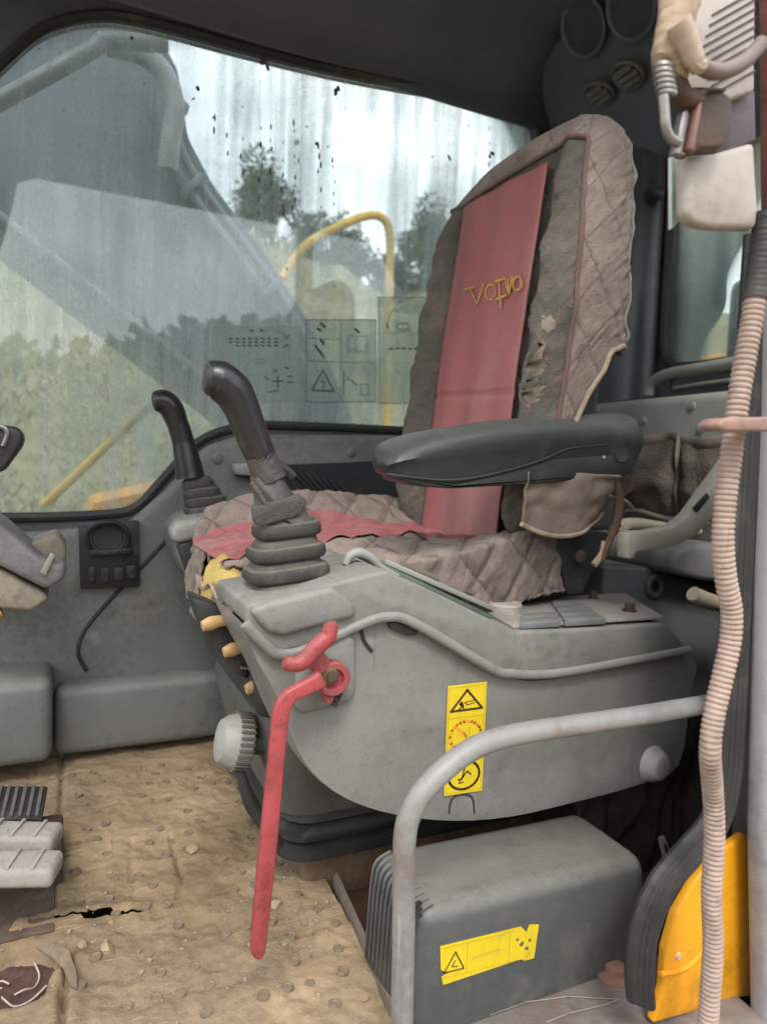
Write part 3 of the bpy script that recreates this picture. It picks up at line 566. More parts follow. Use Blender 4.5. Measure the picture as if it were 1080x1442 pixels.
def mat_z(x, y):
    p = V((x, y, 0)); z = .006*fbm(x*7, y*7)+.0035*fbm(x*26, y*26, 3)+.0016*nz3(x*90, y*90)
    if x < .12 and y < 1.75:
        j = .006*nz3(x*40, y*40)
        d = dseg(p, gap)+j; z += .009*sm(.04, .012, d)*(1 if y > gap[2].y else .4)
        d = dseg(p, seam)+j*.3; z -= .010*sm(.006, .002, d)
        d = dseg(p, seam2)+j*.3; z -= .014*sm(.007, .002, d); z += .006*sm(.03, .012, d)
        dh = sqrt(((x-hole.x)/.055)**2+((y-hole.y)/.055)**2)+.25*nz3(x*25, y*25); z -= .034*sm(1.05, .9, dh)
        z += .010*sm(.05, .01, (p-lump).length)
    if .1 < x < .4 or True:
        j = .007*nz3(x*60, y*60)
        z -= .006*sm(.005, .001, dseg(p, crack)+j)+.004*sm(.004, .001, dseg(p, crack2)+j)
    return z
b = B(); NX, NY = 210, 220
GR = round((gap[2].y-MY0)/(MY1-MY0)*NY); GY0 = MY0+(MY1-MY0)*GR/NY
def gap_y(x):
    xs = [p.x for p in gap]
    if x <= xs[0]: y = gap[0].y
    elif x >= xs[-1]: y = gap[-1].y
    else:
        for i in range(len(xs)-1):
            if xs[i] <= x <= xs[i+1]: y = gap[i].y+(gap[i+1].y-gap[i].y)*(x-xs[i])/(xs[i+1]-xs[i])
    return y+.006*nz3(x*45, 1)+.003*nz3(x*140, 2)
def mg(u, v):
    y = MY0+(MY1-MY0)*v; w_g = exp(-((y-GY0)/.05)**2); y += (gap_y(MX0+(.38-MX0)*u)-GY0)*w_g; x1 = .372+.03*v+.006*nz3(y*14, 0); x = MX0+(x1-MX0)*u; return V((x, y, mat_z(x, y)))
b.grid(mg, NX, NY, keep=lambda u, v: not (gap[0].x < mg(u, v).x < gap[-1].x and GR <= v*NY < GR+(2 if sin(u*70) > -.3 else 1))); fm = obj('floor_mat', b, mud(), angle=80); tag(fm, 'dusty tan rubber floor mat with round studs and a torn gap', 'floor mat')
rim = mat('dusty_stud', (.235, .18, .125), .95, (.15, .115, .085), (.11, .09, .08), .4, bump=.5, bsc=120, spec=.1)
src = []
for q in range(3):
    b = B(); prf = ([(.0082, -.003), (.0078, .0022), (.0062, .0026), (.0048, .0008), (.001, .001)], [(.0075, -.003), (.007, .0018), (.004, .0024), (.001, .002)], [(.0088, -.002), (.0078, .0012), (.006, .0002), (.001, -.0004)])[q]
    b.lathe((0, 0, 0), (0, 0, 1), prf, 12); src.append(b)
k = 0; first = {}
for i in range(14):
    for j in range(19):
        x = .02+i*.034+(.017 if j % 2 else 0); y = .69+j*.045
        px_ = x+random.gauss(0, .003); py_ = y+random.gauss(0, .003)
        if px_ > .36 or random.random() < .30: continue
        q = random.choice((0, 0, 1, 2)); pt = V((px_, py_, mat_z(px_, py_)+random.uniform(-.0012, .0006)))
        if q not in first:
            o = obj('stud', src[q], rim); o.location = V((pt.x, pt.y, pt.z-.002)); attach(o, fm); first[q] = o
        else: inst(first[q], V((pt.x, pt.y, pt.z-.002)), fm, random.random()*6, (1, 1, random.uniform(.6, 1.1)))
def clod(b, p, r):
    bm = bmesh.new(); bmesh.ops.create_icosphere(bm, subdivisions=1, radius=1)
    s_ = random.random()*50; sx, sy, sz = random.uniform(.7, 1.3), random.uniform(.7, 1.3), random.uniform(.45, .8)
    for v in bm.verts: v.co = V((v.co.x*sx, v.co.y*sy, v.co.z*sz))*r*(1+.4*nz3(v.co.x*1.5+s_, v.co.y*1.5, v.co.z))+p
    b.bm(bm)
pb = B()
for i in range(900):
    c = random.choice([(300, 1075, 60, 25), (400, 1270, 60, 30), (420, 1330, 50, 40), (240, 1200, 160, 120), (150, 1330, 110, 60), (330, 1330, 200, 110), (430, 1240, 50, 40), (180, 1080, 100, 25)])
    p = W(random.gauss(c[0], c[2]), random.gauss(c[1], c[3]), Z=0)
    if not (MX0 < p.x < .375 and MY0 < p.y < MY1): continue
    r = .0008+.0038*random.random()**8; clod(pb, V((p.x, p.y, mat_z(p.x, p.y)+r*.3)), r)
o = obj('grit', pb, stone(), kind='stuff', angle=30); tag(o, 'loose dry grit and crumbs of soil scattered over the floor mat', 'grit')
for k, (x, y, r, lb) in enumerate([(150, 1345, .012, 'dark upright clod of mud by the torn gap in the floor mat'), (270, 1202, .011, 'flat hexagonal clod pressed into the middle of the floor mat'), (388, 1275, .009, 'pale crumbly soil lump beside the red lever'), (116, 1332, .010, 'long pale soil lump lying under the torn mat edge')]):
    b = B(); p = W(x, y, Z=0); clod(b, V((p.x, p.y, mat_z(p.x, p.y)+r*.35)), r); o = obj('soil_clod', b, stone(), angle=30); tag(o, lb, 'soil clod')
t = thing('broken_plate', 'rusty brown plate with frayed wires in the hole of the floor', 'plate', hole+V((0, 0, -.03)))
b = B(); b.grid(lambda u, v: V((hole.x-.06+.12*u, hole.y-.06+.12*v, -.026+.006*nz3(u*6, v*6)+.004*nz3(u*17, v*17))), 20, 20); obj('plate', b, mat('brown_plate', (.095, .05, .045), .8, (.06, .035, .03), bump=.6), t)
for q in range(4):
    a = random.random()*6; b = B(); b.tube([hole+V((.04*cos(a+k*.5)*(.3+k*.2), .04*sin(a+k*.5)*(.3+k*.2), -.018+.004*sin(k*2))) for k in range(5)], .0012, 6, 5); obj('wire', b, mat('pale_wire', (.5, .4, .33), .6, bump=0), t)
# torn mat flap beside the hole
fp = [(50, 1338), (78, 1330), (96, 1343), (106, 1372), (108, 1396), (98, 1392), (88, 1366), (72, 1350)]
b = B(); fa = [W(x, y, Z=.006+.012*(i in (1, 2, 3))) for i, (x, y) in enumerate(fp)]; b.prism(fa, [p+V((.001, 0, .005)) for p in fa], .0015); o = obj('mat_flap', b, rim); tag(o, 'curled torn flap of rubber matting beside the floor hole', 'mat flap')

# pedals
pm = mat('dusty_pedal_rubber', (.32, .285, .265), .85, (.27, .24, .225), (.3, .25, .22), .2, bump=.4, bsc=120)
for k, (ys, lb) in enumerate([(1182, 'pale dusty travel pedal beside the ribbed dark pedal'), (1225, 'pale dusty travel pedal beside the torn mat gap')]):
    t = thing('travel_pedal', lb, 'pedal', W(20, ys+20, Z=.0))
    a = W(82, ys, Z=.115); c = W(-90, ys-8+k*6, Z=.125); d = (c-a); L = d.length; d.normalize(); w_ = V((0, 1, 0)); w_ = (w_-d*w_.dot(d)).normalized(); n_ = d.cross(w_)
    if n_.z < 0: n_ = -n_
    hwid = .026 if k == 0 else .027
    b = B(); b.obox(a+d*.085, d, w_, n_, .085, hwid, .013, .008, 4)
    b.v = [tuple(V(p)+n_*(.004*sin((V(p)-a).dot(d)*34)+.0012*nz3(p[0]*60, p[1]*60, p[2]*60))) for p in b.v]; obj('pad', b, pm, t, angle=50)
    for q in range(4):
        p = a+d*(.026+.030*q)+n_*.0132; b = B(); b.obox(p, d, w_, n_, .0025, hwid*.86, .003, .001); obj('grip_rib', b, pm, t)
    b = B(); mid = a+d*.12; b.tube([mid, V((mid.x-.02, mid.y+.05, .02))], .012, 10, 1, smooth=False); obj('pedal_shaft', b, rust(), t)
t = thing('ribbed_pedal', 'dark ribbed rubber pedal tilted up in front of the pale pedals', 'pedal', W(20, 1140, Z=0))
a = W(62, 1140, Z=.07); px_ax = V((-1, .12, .12)).normalized(); py_ax = V((.1, 1, .35)).normalized(); nn = px_ax.cross(py_ax).normalized(); nn = nn if nn.z > 0 else -nn
cc = a+px_ax*.085+py_ax*.01
b = B(); b.obox(cc, px_ax, py_ax, nn, .085, .036, .006, .003); obj('pad', b, black_rubber(), t)
for q in range(13):
    b = B(); b.obox(cc+px_ax*(.074-.0125*q)+nn*.007, px_ax, py_ax, nn, .0028, .033, .003, .001); obj('grip_rib', b, mat('ribbed_rubber', (.12, .11, .11), .7, bump=.2), t)
b = B(); b.box(-.20, .0, 1.11, 1.25, .0, .05, .008); obj('pedal_base', b, rust(), t)
b = B(); b.box(-.50, -.010, 1.0, 1.14, .0, .007, .002); o = obj('pedal_shade_plate', b, mat('painted_pedal_shade', (.085, .06, .046), .8, (.055, .04, .034), (.22, .165, .11), .5, bump=.4)); tag(o, 'thin dark plate standing for the shade under the pale travel pedals', 'plate')  # added plate, its dark colour stands in for the shade beneath the pedals

# ================================================================== SEAT
CY0 = 1.10
def frontx(y, z):
    u = abs(y-CY0)/.25; return .69+.10*(z-.75)-.062*sm(.5, .88, u)*(1-.5*sm(1.05, 1.25, z))
def quilt(u, h, k=1.0):
    a = u/.082+h/.108; c = u/.082-h/.108
    fa, fc = abs(a-round(a)), abs(c-round(c)); d = min(fa, fc)
    wr = nz3(u*30+round(a)*7, h*22+round(c)*5, 2)*.0032+nz3((u+h)*75, (h-u)*28, 5)*.0030
    return k*(.0072*(1-exp(-d*9.5))+wr*(1.2-d*.6))
def wid(t): return .258-.062*sm(.20, .02, t)-.034*sm(.5, .98, t)
ZB, ZT = .50, 1.275
UVS = []
def back_ring(t, n, grow=0, q=True):
    """cross-section of the backrest at height fraction t"""
    tt = min(t, 1); z0 = ZB+(ZT-ZB)*tt; cap = sm(.86, 1.0, tt); k = sqrt(max(0, 1-((tt-.86)/.14)**2)) if tt > .86 else 1
    w_ = wid(tt)*(.50+.50*k)+grow; th = (.118-.022*tt)*(.40+.60*k)+grow; pts = []; zc = z0
    xm = .69+.10*(zc-.75)+.082
    raw = []
    for j in range(n):
        a = 2*pi*j/n; ca, sa = cos(a), sin(a)
        y = w_*math.copysign(abs(ca)**(.5+.25*cap), ca); x = th*math.copysign(abs(sa)**(.6+.15*cap), sa)
        if sa < 0: x += (.078-.02*tt)*(1-sm(.54, .80, abs(y)/.25))*(1-.75*sm(.85, 1, tt))*min(1, -sa*1.5)
        raw.append(V((xm-.062*.5+x, CY0+y, zc+x*.28*sm(.72, 1, tt))))
    if not q: return raw
    # arc length from the front centre
    out = []; L = [0]
    for j in range(1, n): L.append(L[-1]+(raw[j]-raw[j-1]).length)
    j0 = int(n*.75)
    for j in range(n):
        tg = (raw[(j+1) % n]-raw[j-1]); nn = V((tg.y, -tg.x, 0))
        nn = nn.normalized() if nn.length > 1e-7 else V((0, 0, 1)); 
        if cap > 0: nn = (nn*(1-.6*cap)+V((0, 0, .6*cap))).normalized()
        u = L[j]-L[j0]; cen = sm(.50, .62, abs(raw[j].y-CY0)/.25) if raw[j].x < xm-.02 else 1
        out.append(raw[j]+nn*quilt(u, zc, cen)); UVS.append((u/.082+zc/.108, u/.082-zc/.108))
    return out
seat = thing('operator_seat', 'worn high-back operator seat in a mauve quilted cover with burgundy centre panel', 'seat', V((.5, CY0, .0)))
b = B(); b.loft([back_ring(i/40, 120, -.030, False) for i in range(41)]); shell = obj('backrest', b, dark_plastic(), seat, angle=60)
NU, NV = 240, 170
rings = [back_ring(i/NV, NU) for i in range(NV+1)]
ruv = [UVS[i*NU:(i+1)*NU] for i in range(NV+1)]
def at_cov(a, t):          # point and quilt coordinates of the cover at angle fraction a, height fraction t
    j = a % 1*NU; j0 = int(j) % NU; fj = j-int(j); j1 = (j0+1) % NU; i = max(0, min(NV-1e-6, t*NV)); i0 = int(i); fi = i-i0
    p = (rings[i0][j0]*(1-fj)+rings[i0][j1]*fj)*(1-fi)+(rings[i0+1][j0]*(1-fj)+rings[i0+1][j1]*fj)*fi
    q = (V(ruv[i0][j0])*(1-fi)+V(ruv[i0+1][j0])*fi) if (fj < 1e-6 or j1 == 0) else ((V(ruv[i0][j0])*(1-fj)+V(ruv[i0][j1])*fj)*(1-fi)+(V(ruv[i0+1][j0])*(1-fj)+V(ruv[i0+1][j1])*fj)*fi)
    return p, tuple(q)
def t_hem(a):              # the cover stops in an arc above the bare shell at the side and back
    a = a % 1; f = sm(.575, .47, a) if a > .3 else 1
    if a > .9: f = sm(.95, 1.0, a)
    return .47*f+.006*sin(a*90)*f
def cov_grid(a0, a1, t0, t1, na, nt_):
    b = B(); pts = []
    for i in range(na+1):
        a = a0+(a1-a0)*i/na; lo_ = t0(a) if callable(t0) else t0
        for k in range(nt_+1): pts.append(at_cov(a, lo_+(t1-lo_)*k/nt_))
    b.add([p for p, q in pts], [(i*(nt_+1)+k, (i+1)*(nt_+1)+k, (i+1)*(nt_+1)+k+1, i*(nt_+1)+k+1) for i in range(na) for k in range(nt_)])
    b.uv = [q for p, q in pts]; return b
AN, AF, TB = .548, .965, .925
cover = obj('seat_cover', cov_grid(AF-1, AN, t_hem, 1, 140, 150), fabric(), seat, angle=180, solid=.004)
obj('cover_front_band', cov_grid(AN, AF, TB, 1, 90, 14), fabric(), seat, angle=180, solid=.004)
cap_ring = rings[-1]; b = B(); cc = sum(cap_ring, V())/NU; b.add(cap_ring+[cc+V((0, 0, .004))], [(j, (j+1) % NU, NU) for j in range(NU)]); b.uv = ruv[-1]+[(0, 0)]; obj('cover_top', b, fabric(), cover, angle=180)
obj('cover_bolster', cov_grid(AN, AF, 0, TB, 110, 150), fabric2(), seat, angle=180, solid=.004)
# piping round the bolster and along the hem
b = B(); b.tube([at_cov(AN, .25+.66*k/26)[0]+V((0, -.002, 0)) for k in range(27)]+[at_cov(AN+.05*k, TB)[0]+V((-.003, 0, .001)) for k in range(1, 9)], .0040, 8, 2); obj('piping', b, fabric2(), cover)
b = B(); b.tube([at_cov(.512-.010*k, t_hem(.512-.010*k)+.004)[0]+V((0, -.002, 0)) for k in range(15)], .0042, 8, 2); obj('hem_piping', b, tan_foam(), cover)
b = B(); b.tube([at_cov(.40, t_hem(.40)+(.97-t_hem(.40))*k/24)[0]+V((.001, -.001, 0)) for k in range(25)], .0030, 8, 2); obj('edge_piping', b, mat('pale_green_piping', (.22, .23, .19), .7), cover)
# burgundy panel
def panel_pt(u, v, off=.007):
    z = .50+.695*v; y = .968+.272*u+.004*sin(z*9)-.004*u; zz = z-.045*sm(.9, 1, v)*0
    e = 4*u*(1-u); fold = .0022*sin(u*15+z*2)*e+.0016*nz3(u*5, z*9)
    x = frontx(y, z)-off-.006*e**.5-fold
    if abs(z-.80-.012*u) < .006: x += .004*(1-abs(z-.80-.012*u)/.006)
    return V((x, y, z-.012*(1-u)*v))
b = B(); b.grid(panel_pt, 40, 110); panel = obj('centre_panel', b, burgundy(), seat, angle=80, solid=.004)
# stitched lettering VOLVO, uneven as on the panel
def on_panel(x, y):
    r = fw+rt*((x-540)/FPX)-up*((y-721)/FPX); n = V((1, 0, -.1)); p0 = V((.69-.0155, CY0, .75)); return EYE+r*((p0-EYE).dot(n)/r.dot(n))
lt = B(); nf = (-1, 0, .1)
ell = lambda cx, cy, rx, ry: [(cx+rx*cos(2*pi*k/12), cy+ry*sin(2*pi*k/12)-.1*rx*cos(2*pi*k/12)*2) for k in range(13)]
for pts in [[(654, 407), (667, 404)], [(662, 406), (671, 427)], [(671, 427), (681, 399), (679, 401)], ell(690, 411, 7, 11), [(702, 393), (704, 424)], [(697, 396), (709, 392)], [(698, 421), (712, 415)], [(705, 423), (704, 433)], [(711, 391), (716, 413), (721, 389)], [(715, 392), (716, 412)], ell(728, 398, 6, 10)]:
    stroke(lt, [on_panel(*p) for p in pts], .0030, nf)
    stroke(lt, [on_panel(p[0]+.8, p[1]+1) for p in pts], .0016, nf)
obj('lettering', lt, mat('gold_thread', (.62, .40, .06), .7, (.45, .25, .06), bump=.3, bsc=300), panel)
from mathutils.bvhtree import BVHTree
bvh = BVHTree.FromPolygons([p for r in rings for p in r], [(i*NU+j, i*NU+(j+1) % NU, (i+1)*NU+(j+1) % NU, (i+1)*NU+j) for i in range(NV) for j in range(NU)])
# torn patches with pale lining where the bolster has split
for k, (x, y, rx, ry) in enumerate([(772, 505, 9, 20), (783, 455, 6, 16), (764, 548, 10, 20)]):
    p = W(x, y, Y=CY0-.243); b = B()
    def fn(u, v):
        a = 2*pi*u; r = v*(1+.55*nz3(cos(a)*1.4+k*3, sin(a)*1.4)); xx = p.x+rx*.0012*cos(a)*r; z = p.z+ry*.0012*sin(a)*r
        h_ = bvh.ray_cast(V((xx, .5, z)), V((0, 1, 0)))[0]; return V((xx, (h_.y if h_ and h_.y < CY0-.15 else CY0-.245)+.001-.0025*(1-v**2)-.002*nz3(xx*80, z*50, k), z))
    b.grid(fn, 18, 4); obj('torn_patch', b, mat('frayed_wadding', (.27, .215, .17), .95, (.20, .16, .13), (.33, .27, .2), .3, bump=.7, bsc=120), seat, angle=180)
# cushion
CX0, CX1, CW = .205, .795, .246; CYC = 1.120
CUV = []
def cush(s, t, off=0, lay=True):
    ra = (abs(s)**5+abs(t)**5)**(1/5); r = min(ra, 1); R = .80
    if r <= R: k = .975/R
    else: k = (.975+.025*sin((r-R)/(1-R)*pi/2))/max(ra, 1e-6)
    x = (CX0+CX1)/2+(CX1-CX0)/2*s*k; y = CYC+CW*t*k
    top = .525+(.056 if t > 0 else -.018+.060*sm(-.1, .75, s))*sm(.42, .75, abs(t))+.018*(1-(s*k)**2)-.020*sm(-.2, -1, s)+.012*sm(.3, 1, s)*sm(.3, .9, abs(t))
    drop = .115*max(0, (r-R)/(1-R))**1.25
    z = top-drop; u = (x if abs(s) < abs(t) or r < R else x)
    side = sm(R-.08, R+.05, r)
    yy_ = y-drop*.9+(0 if t > 0 else drop*1.8); CUV.append(((x*.9+.02)/.082+yy_/.108, (x*.9+.02)/.082-yy_/.108))
    q = quilt(x*.9+.02, y+.3*0-drop*.9+(0 if t > 0 else drop*1.8), 1.0)
    q *= sm(.30, .42, abs(t)) if s > -.6 else 1
    q += .006*fbm(x*14, y*24, drop*9)+.0045*nz3(x*36+y*30, y*60, drop*40)
    dirv = V((s if abs(s) >= abs(t) else 0, t if abs(t) > abs(s) else 0, 0)); 
    dirv = dirv.normalized() if dirv.length else V((0, 0, 1))
    nn = (V((0, 0, 1))*(1-side)+dirv*side).normalized()
    return V((x, y, z))+nn*(q+off)
b = B(); b.grid(lambda u, v: cush(2*u-1, 2*v-1), 190, 170, keep=lambda u, v: not (.06 < v < .55 and u < .115+.02*sin(v*37)+.01*sin(v*90)))
b.uv = list(CUV)
cush_o = obj('cushion_cover', b, fabric(), seat, angle=180, solid=.004)
b = B(); b.grid(lambda u, v: cush(-.80+1.6*u, -.44+.92*v+.05*sin(u*5)+.03*sin(u*17), .004), 110, 60); obj('cushion_panel', b, burgundy(), seat, angle=180)
b = B(); b.box(CX0+.02, CX1-.01, CYC-.205, CYC+.205, .395, .50, .035, 3); obj('cushion_core', b, dark_plastic(), seat)
b = B()
def fo(u, v):
    a = 2*pi*u; f = pi*v; d = V((cos(a)*sin(f), sin(a)*sin(f), cos(f))); r = 1+.10*fbm(d.x*2.5, d.y*2.5, d.z*2.5)
    return V((CX0+.018+.034*d.x*r, 1.03+.090*d.y*r, .458+.060*d.z*r))
b.grid(fo, 36, 24); obj('exposed_foam', b, foam(), seat, angle=80)
b = B()
def th_(u, v):
    p = W(276+52*u+3*sin(u*19), 806+52*u+4*sin(u*31), X=CX0-.016); return p+V((.006*v-.005*sin(v*3), 0, -.026*v*(.55+.45*sin(u*23)*sin(u*9+1))))
b.grid(th_, 40, 6)
obj('torn_hem', b, tan_foam(), seat, angle=180, solid=.003)
b = B(); b.box(.235, .70, .89, 1.31, .30, .40, .03, 3); obj('seat_pan', b, dark_plastic(), seat)
# lower side flap of the back cover, recliner ironwork
b = B()
def flap(u, v):
    x0 = W(738, 690, Y=.842).x; x1 = W(868, 690, Y=.842).x; x = x0+(x1-x0)*u; bot = W(738+130*u, 738+26*sin(u*pi)*(1-.2*u)-14*u, Y=.842).z; z = .664+(bot-.664)*v
    return V((x, .838+.010*sin(u*6+v)+.006*nz3(u*7, v*4)+.03*u*v, z))
b.grid(flap, 40, 24); fl = obj('cover_flap', b, mat('brown_cover_flap', (.20, .15, .125), .9, (.13, .10, .09), (.3, .22, .18), .25, bump=.5, bsc=80), seat, angle=180, solid=.004)
b = B(); b.tube([flap(k/12, 1)+V((0, -.003, 0)) for k in range(13)], .004, 8, 2); obj('flap_piping', b, tan_foam(), fl)
b = B(); b.px([(782, 752), (815, 742), (858, 750), (852, 790), (832, 812), (822, 836), (800, 838), (790, 800)], .89, .905, .004); obj('recliner_plate', b, dark_plastic(), seat)
b = B(); b.lathe(W(812, 782, Y=.888), (0, -1, 0), [(.012, 0), (.012, .01), (.006, .012)], 6); obj('recliner_bolt', b, rust(), seat)
b = B(); b.tube([W(x, y, Y=.84) for x, y in [(866, 676), (872, 705), (868, 735), (858, 760), (848, 790)]], [.006, .008, .007, .006, .004], 8, 5); obj('recliner_spring', b, rust(), seat)
for pts, r in (([(845, 690), (862, 700), (880, 706), (890, 716)], .004), ([(862, 742), (874, 748), (884, 742)], .006), ([(836, 796), (848, 780), (852, 762)], .006)):
    b = B(); b.tube([W(x, y, Y=.845) for x, y in pts], r, 8, 5); obj('recliner_rod', b, chrome() if r < .005 else tan_foam(), seat)
# front release tabs
for k, (x, y, lb) in enumerate([(297, 878, 0), (327, 915, 0), (358, 967, 0)]):
    p = W(x, y, Y=.918); b = B(); b.tube([p+V((.05, .005, .004)), p+V((.015, .002, .002)), p, p+V((-.012, -.002, -.003))], [.007, .008, .010, .007], 12, 4, flat=.75)
    obj('release_tab', b, mat('amber_plastic', (.48, .30, .13), .5, (.4, .24, .10), bump=.03), seat)
b = B(); b.px([(268, 838), (300, 850), (348, 872), (352, 960), (330, 952), (300, 905), (282, 880)], .93, .98, .008); obj('seat_front_skirt', b, dark_plastic(), seat)
# suspension base with rubber bellows
t = thing('suspension_base', 'grey seat suspension base on black rubber bellows under the console', 'seat base', V((.5, 1.0, 0)))
def rr_ring(x0, x1, y0, y1, z, r, n=6):
    out = []
    for cx, cy, a0 in ((x1-r, y1-r, 0), (x0+r, y1-r, 90), (x0+r, y0+r, 180), (x1-r, y0+r, 270)):
        for k in range(n+1): a = radians(a0+90*k/n); out.append(V((cx+r*cos(a), cy+r*sin(a), z)))
    return out
b = B(); b.loft([rr_ring(.315-d, .86+d, .965-d, 1.40+d, z, .05) for z, d in [(.045, .0), (.052, .014), (.066, .014), (.074, .0), (.082, .012), (.096, .012), (.104, .0), (.110, .008), (.122, .004)]]); obj('bellows', b, black_rubber(), t, angle=60)
b = B(); b.loft([rr_ring(.300, .85, .96, 1.39, .122, .05), rr_ring(.298, .85, .955, 1.39, .135, .05), rr_ring(.262, .80, .925, 1.34, .25, .05), rr_ring(.262, .80, .925, 1.33, .30, .05)]); obj('base_shell', b, mat('dark_base_grey', (.12, .122, .112), .55, (.09, .092, .085), (.2, .17, .14), .3, bump=.15, dust=.3), t)
b = B(); b.box(.345, .80, .985, 1.38, -.036, .046, .006); obj('mounting_plinth', b, mat('rusty_tan_plinth', (.22, .14, .09), .85, (.12, .075, .05), (.3, .22, .15), .3, bump=.5), t)
b = B(); b.tube([W(x, y, Y=.955) for x, y in [(338, 1085), (352, 1130), (375, 1165), (395, 1192)]], [.006, .010, .010, .006], 10, 5); obj('cable_trunk', b, black_rubber(), t)
t = thing('adjustment_knob', 'round grey ribbed seat adjustment knob on a short shaft', 'knob', W(325, 1045, Y=.98))
a = W(378, 1048, Y=.98); c = W(302, 1042, Y=.98); ax = (c-a).normalized(); L = (c-a).length
b = B(); b.lathe(a, ax, [(.016, -.03), (.017, L*.30), (.012, L*.42)], 18); obj('shaft', b, dark_plastic(), t)
b = B(); b.lathe(a+ax*L*.38, ax, [(.034, 0), (.041, .004), (.041, .022), (.039, .024), (.037, .034), (.030, .044), (.012, .048)], 36); kn = obj('knob_body', b, pale_grey(), t)
u_ = ax.orthogonal().normalized(); w_ = ax.cross(u_)
for q in range(30):
    an = 2*pi*q/30; rd = u_*cos(an)+w_*sin(an); b = B(); b.obox(a+ax*(L*.38+.013)+rd*.0415, ax, ax.cross(rd), rd, .011, .0022, .002, .0006); obj('grip_rib', b, mat('rib_brown', (.13, .11, .10), .6, bump=.1), kn)

# ================================================================== ARMREST
t = thing('armrest', 'black padded armrest raised beside the seat back', 'armrest', W(720, 690, Y=.86))
tops = [(545, 652), (558, 636), (606, 614), (680, 596), (760, 588), (840, 583), (885, 581), (900, 586), (905, 604)]
bots = [(547, 662), (562, 672), (606, 683), (640, 686), (700, 682), (760, 679), (840, 672), (880, 669), (893, 662)]
ta = spline([W(x, y, Y=.84) for x, y in tops], None, 6)[0]; ba = spline([W(x, y, Y=.84) for x, y in bots], None, 6)[0]; rings = []
for i in range(len(ta)):
    p, q = ta[i], ba[i]; f = i/(len(ta)-1); wd_ = .075*(1-.55*max(0, 1-f*5)**2)*(1-.25*max(0, f*12-11)); h_ = (p-q)
    y0, y1 = .84-.012*sin(min(1, f*6)*pi/2), .84+wd_
    sec = [(0, .0), (.10, -.0), (.5, -.006), (.62, -.010), (.82, -.006), (.95, .006), (1.0, .022), (1.02, wd_*.5), (.99, wd_-.01), (.9, wd_), (.1, wd_-.006), (.0, wd_-.02)]
    tilt = .018*sm(.45, 0, f)   # the front end rolls towards the door
    rings.append([V((q.x+h_.x*a, y0+.012+d, q.z+h_.z*a+tilt*(d/.075)*(a > .9))) for a, d in sec])
b = B(); b.loft(rings); obj('pad', b, mat('armrest_skin', (.032, .036, .038), .42, (.025, .028, .030), (.07, .07, .066), .2, sc=9, dsc=8, bump=.12, bsc=520, spec=.5, dust=.26, dustcol=(.20, .21, .185)), t, angle=50)
b = B(); b.px([(562, 668), (640, 682), (700, 668), (760, 652), (800, 634), (850, 628), (892, 622), (894, 664), (880, 670), (760, 681), (640, 688), (600, 686), (566, 677)], .8365, .90, .004); obj('underside_shell', b, dark_plastic(), t)
b = B(); b.tube([W(x, y, Y=.8355) for x, y in [(545, 668), (640, 676), (720, 661), (770, 645), (800, 632), (850, 626), (894, 619)]], .0022, 8, 6); obj('edge_seam', b, dark_plastic(), t)
b = B(); b.lathe(W(875, 637, Y=.836), (0, -1, 0), [(.016, 0), (.015, .0015), (.013, .001), (.001, .001)], 22); obj('pivot_cap', b, dark_plastic(), t)
b = B(); b.lathe(W(850, 644, Y=.836), (0, -1, 0), [(.003, 0), (.0025, .002)], 10); obj('screw', b, white_plastic(), t)
b = B(); b.px([(850, 660), (890, 655), (894, 690), (878, 702), (860, 692)], .86, .90, .004); obj('pivot_bracket', b, rust(), t)

# ================================================================== LEFT CONSOLE
con = thing('control_console', 'grey plastic control console with joystick beside the seat', 'console', V((.55, .84, .17)))
low = [(341, 878), (372, 908), (395, 925), (440, 915), (508, 882), (548, 870), (586, 880), (690, 940), (722, 955), (780, 956), (968, 922), (970, 985), (955, 1078), (900, 1105), (800, 1132), (720, 1150), (640, 1156), (560, 1148), (490, 1126), (440, 1088), (412, 1040), (392, 985), (362, 930)]
a = spline([W(x, y, Y=.765) for x, y in low], None, 3, True)[0]
b = B(); n = len(a); cx = V((.56, 0, .34)); rings = []
for yy, k in ((.79, .90), (.772, .955), (.764, .985), (.7645, 1.0), (.772, 1.008), (.80, 1.012), (.93, 1.0)):
    rings.append([V((cx.x+(p.x-cx.x)*(k if p.z < .40 else min(1, k+.02)), yy, cx.z+(p.z-cx.z)*(k if p.z < .36 else 1))) for p in a])
rings[0] = [V((cx.x+(p.x-cx.x)*.9, .764+.004, cx.z+(p.z-cx.z)*(.9 if p.z < .36 else 1))) for p in a]
rings = [[V((q.x, .764-.010*sm(.0, .16, q.z-.17)*0, q.z)) for q in rings[0]]]+rings[2:]
b.loft(rings); lowo = obj('lower_housing', b, grey_smooth(), con, angle=40)
upc = [(347, 852), (420, 838), (480, 818), (545, 803), (600, 828), (690, 872), (722, 890), (800, 887), (938, 878), (948, 890), (968, 912), (970, 921), (780, 953), (720, 952), (690, 938), (586, 877), (548, 867), (508, 878), (440, 910), (395, 920), (372, 904), (345, 876)]
b = B()
ua = [W(x, y, Y=.752) for x, y in upc]; n = len(ua)
def inset(p, k): return V((p.x, p.y, p.z))
bm_pts = [V((p.x, .752, p.z)) for p in ua]
b.prism(bm_pts, [V((p.x, .925, p.z)) for p in bm_pts], .010, 3); upo = obj('upper_cover', b, grey_plastic(), con)
# lip round the lower edge of the cover
b = B(); b.tube([W(x, y, Y=.752) for x, y in [(345, 878), (372, 906), (395, 922), (440, 912), (508, 880), (548, 869), (586, 879), (690, 940), (720, 949), (780, 949), (880, 932), (970, 915)]], .0065, 10, 5, flat=.8); obj('cover_lip', b, grey_smooth(), upo)
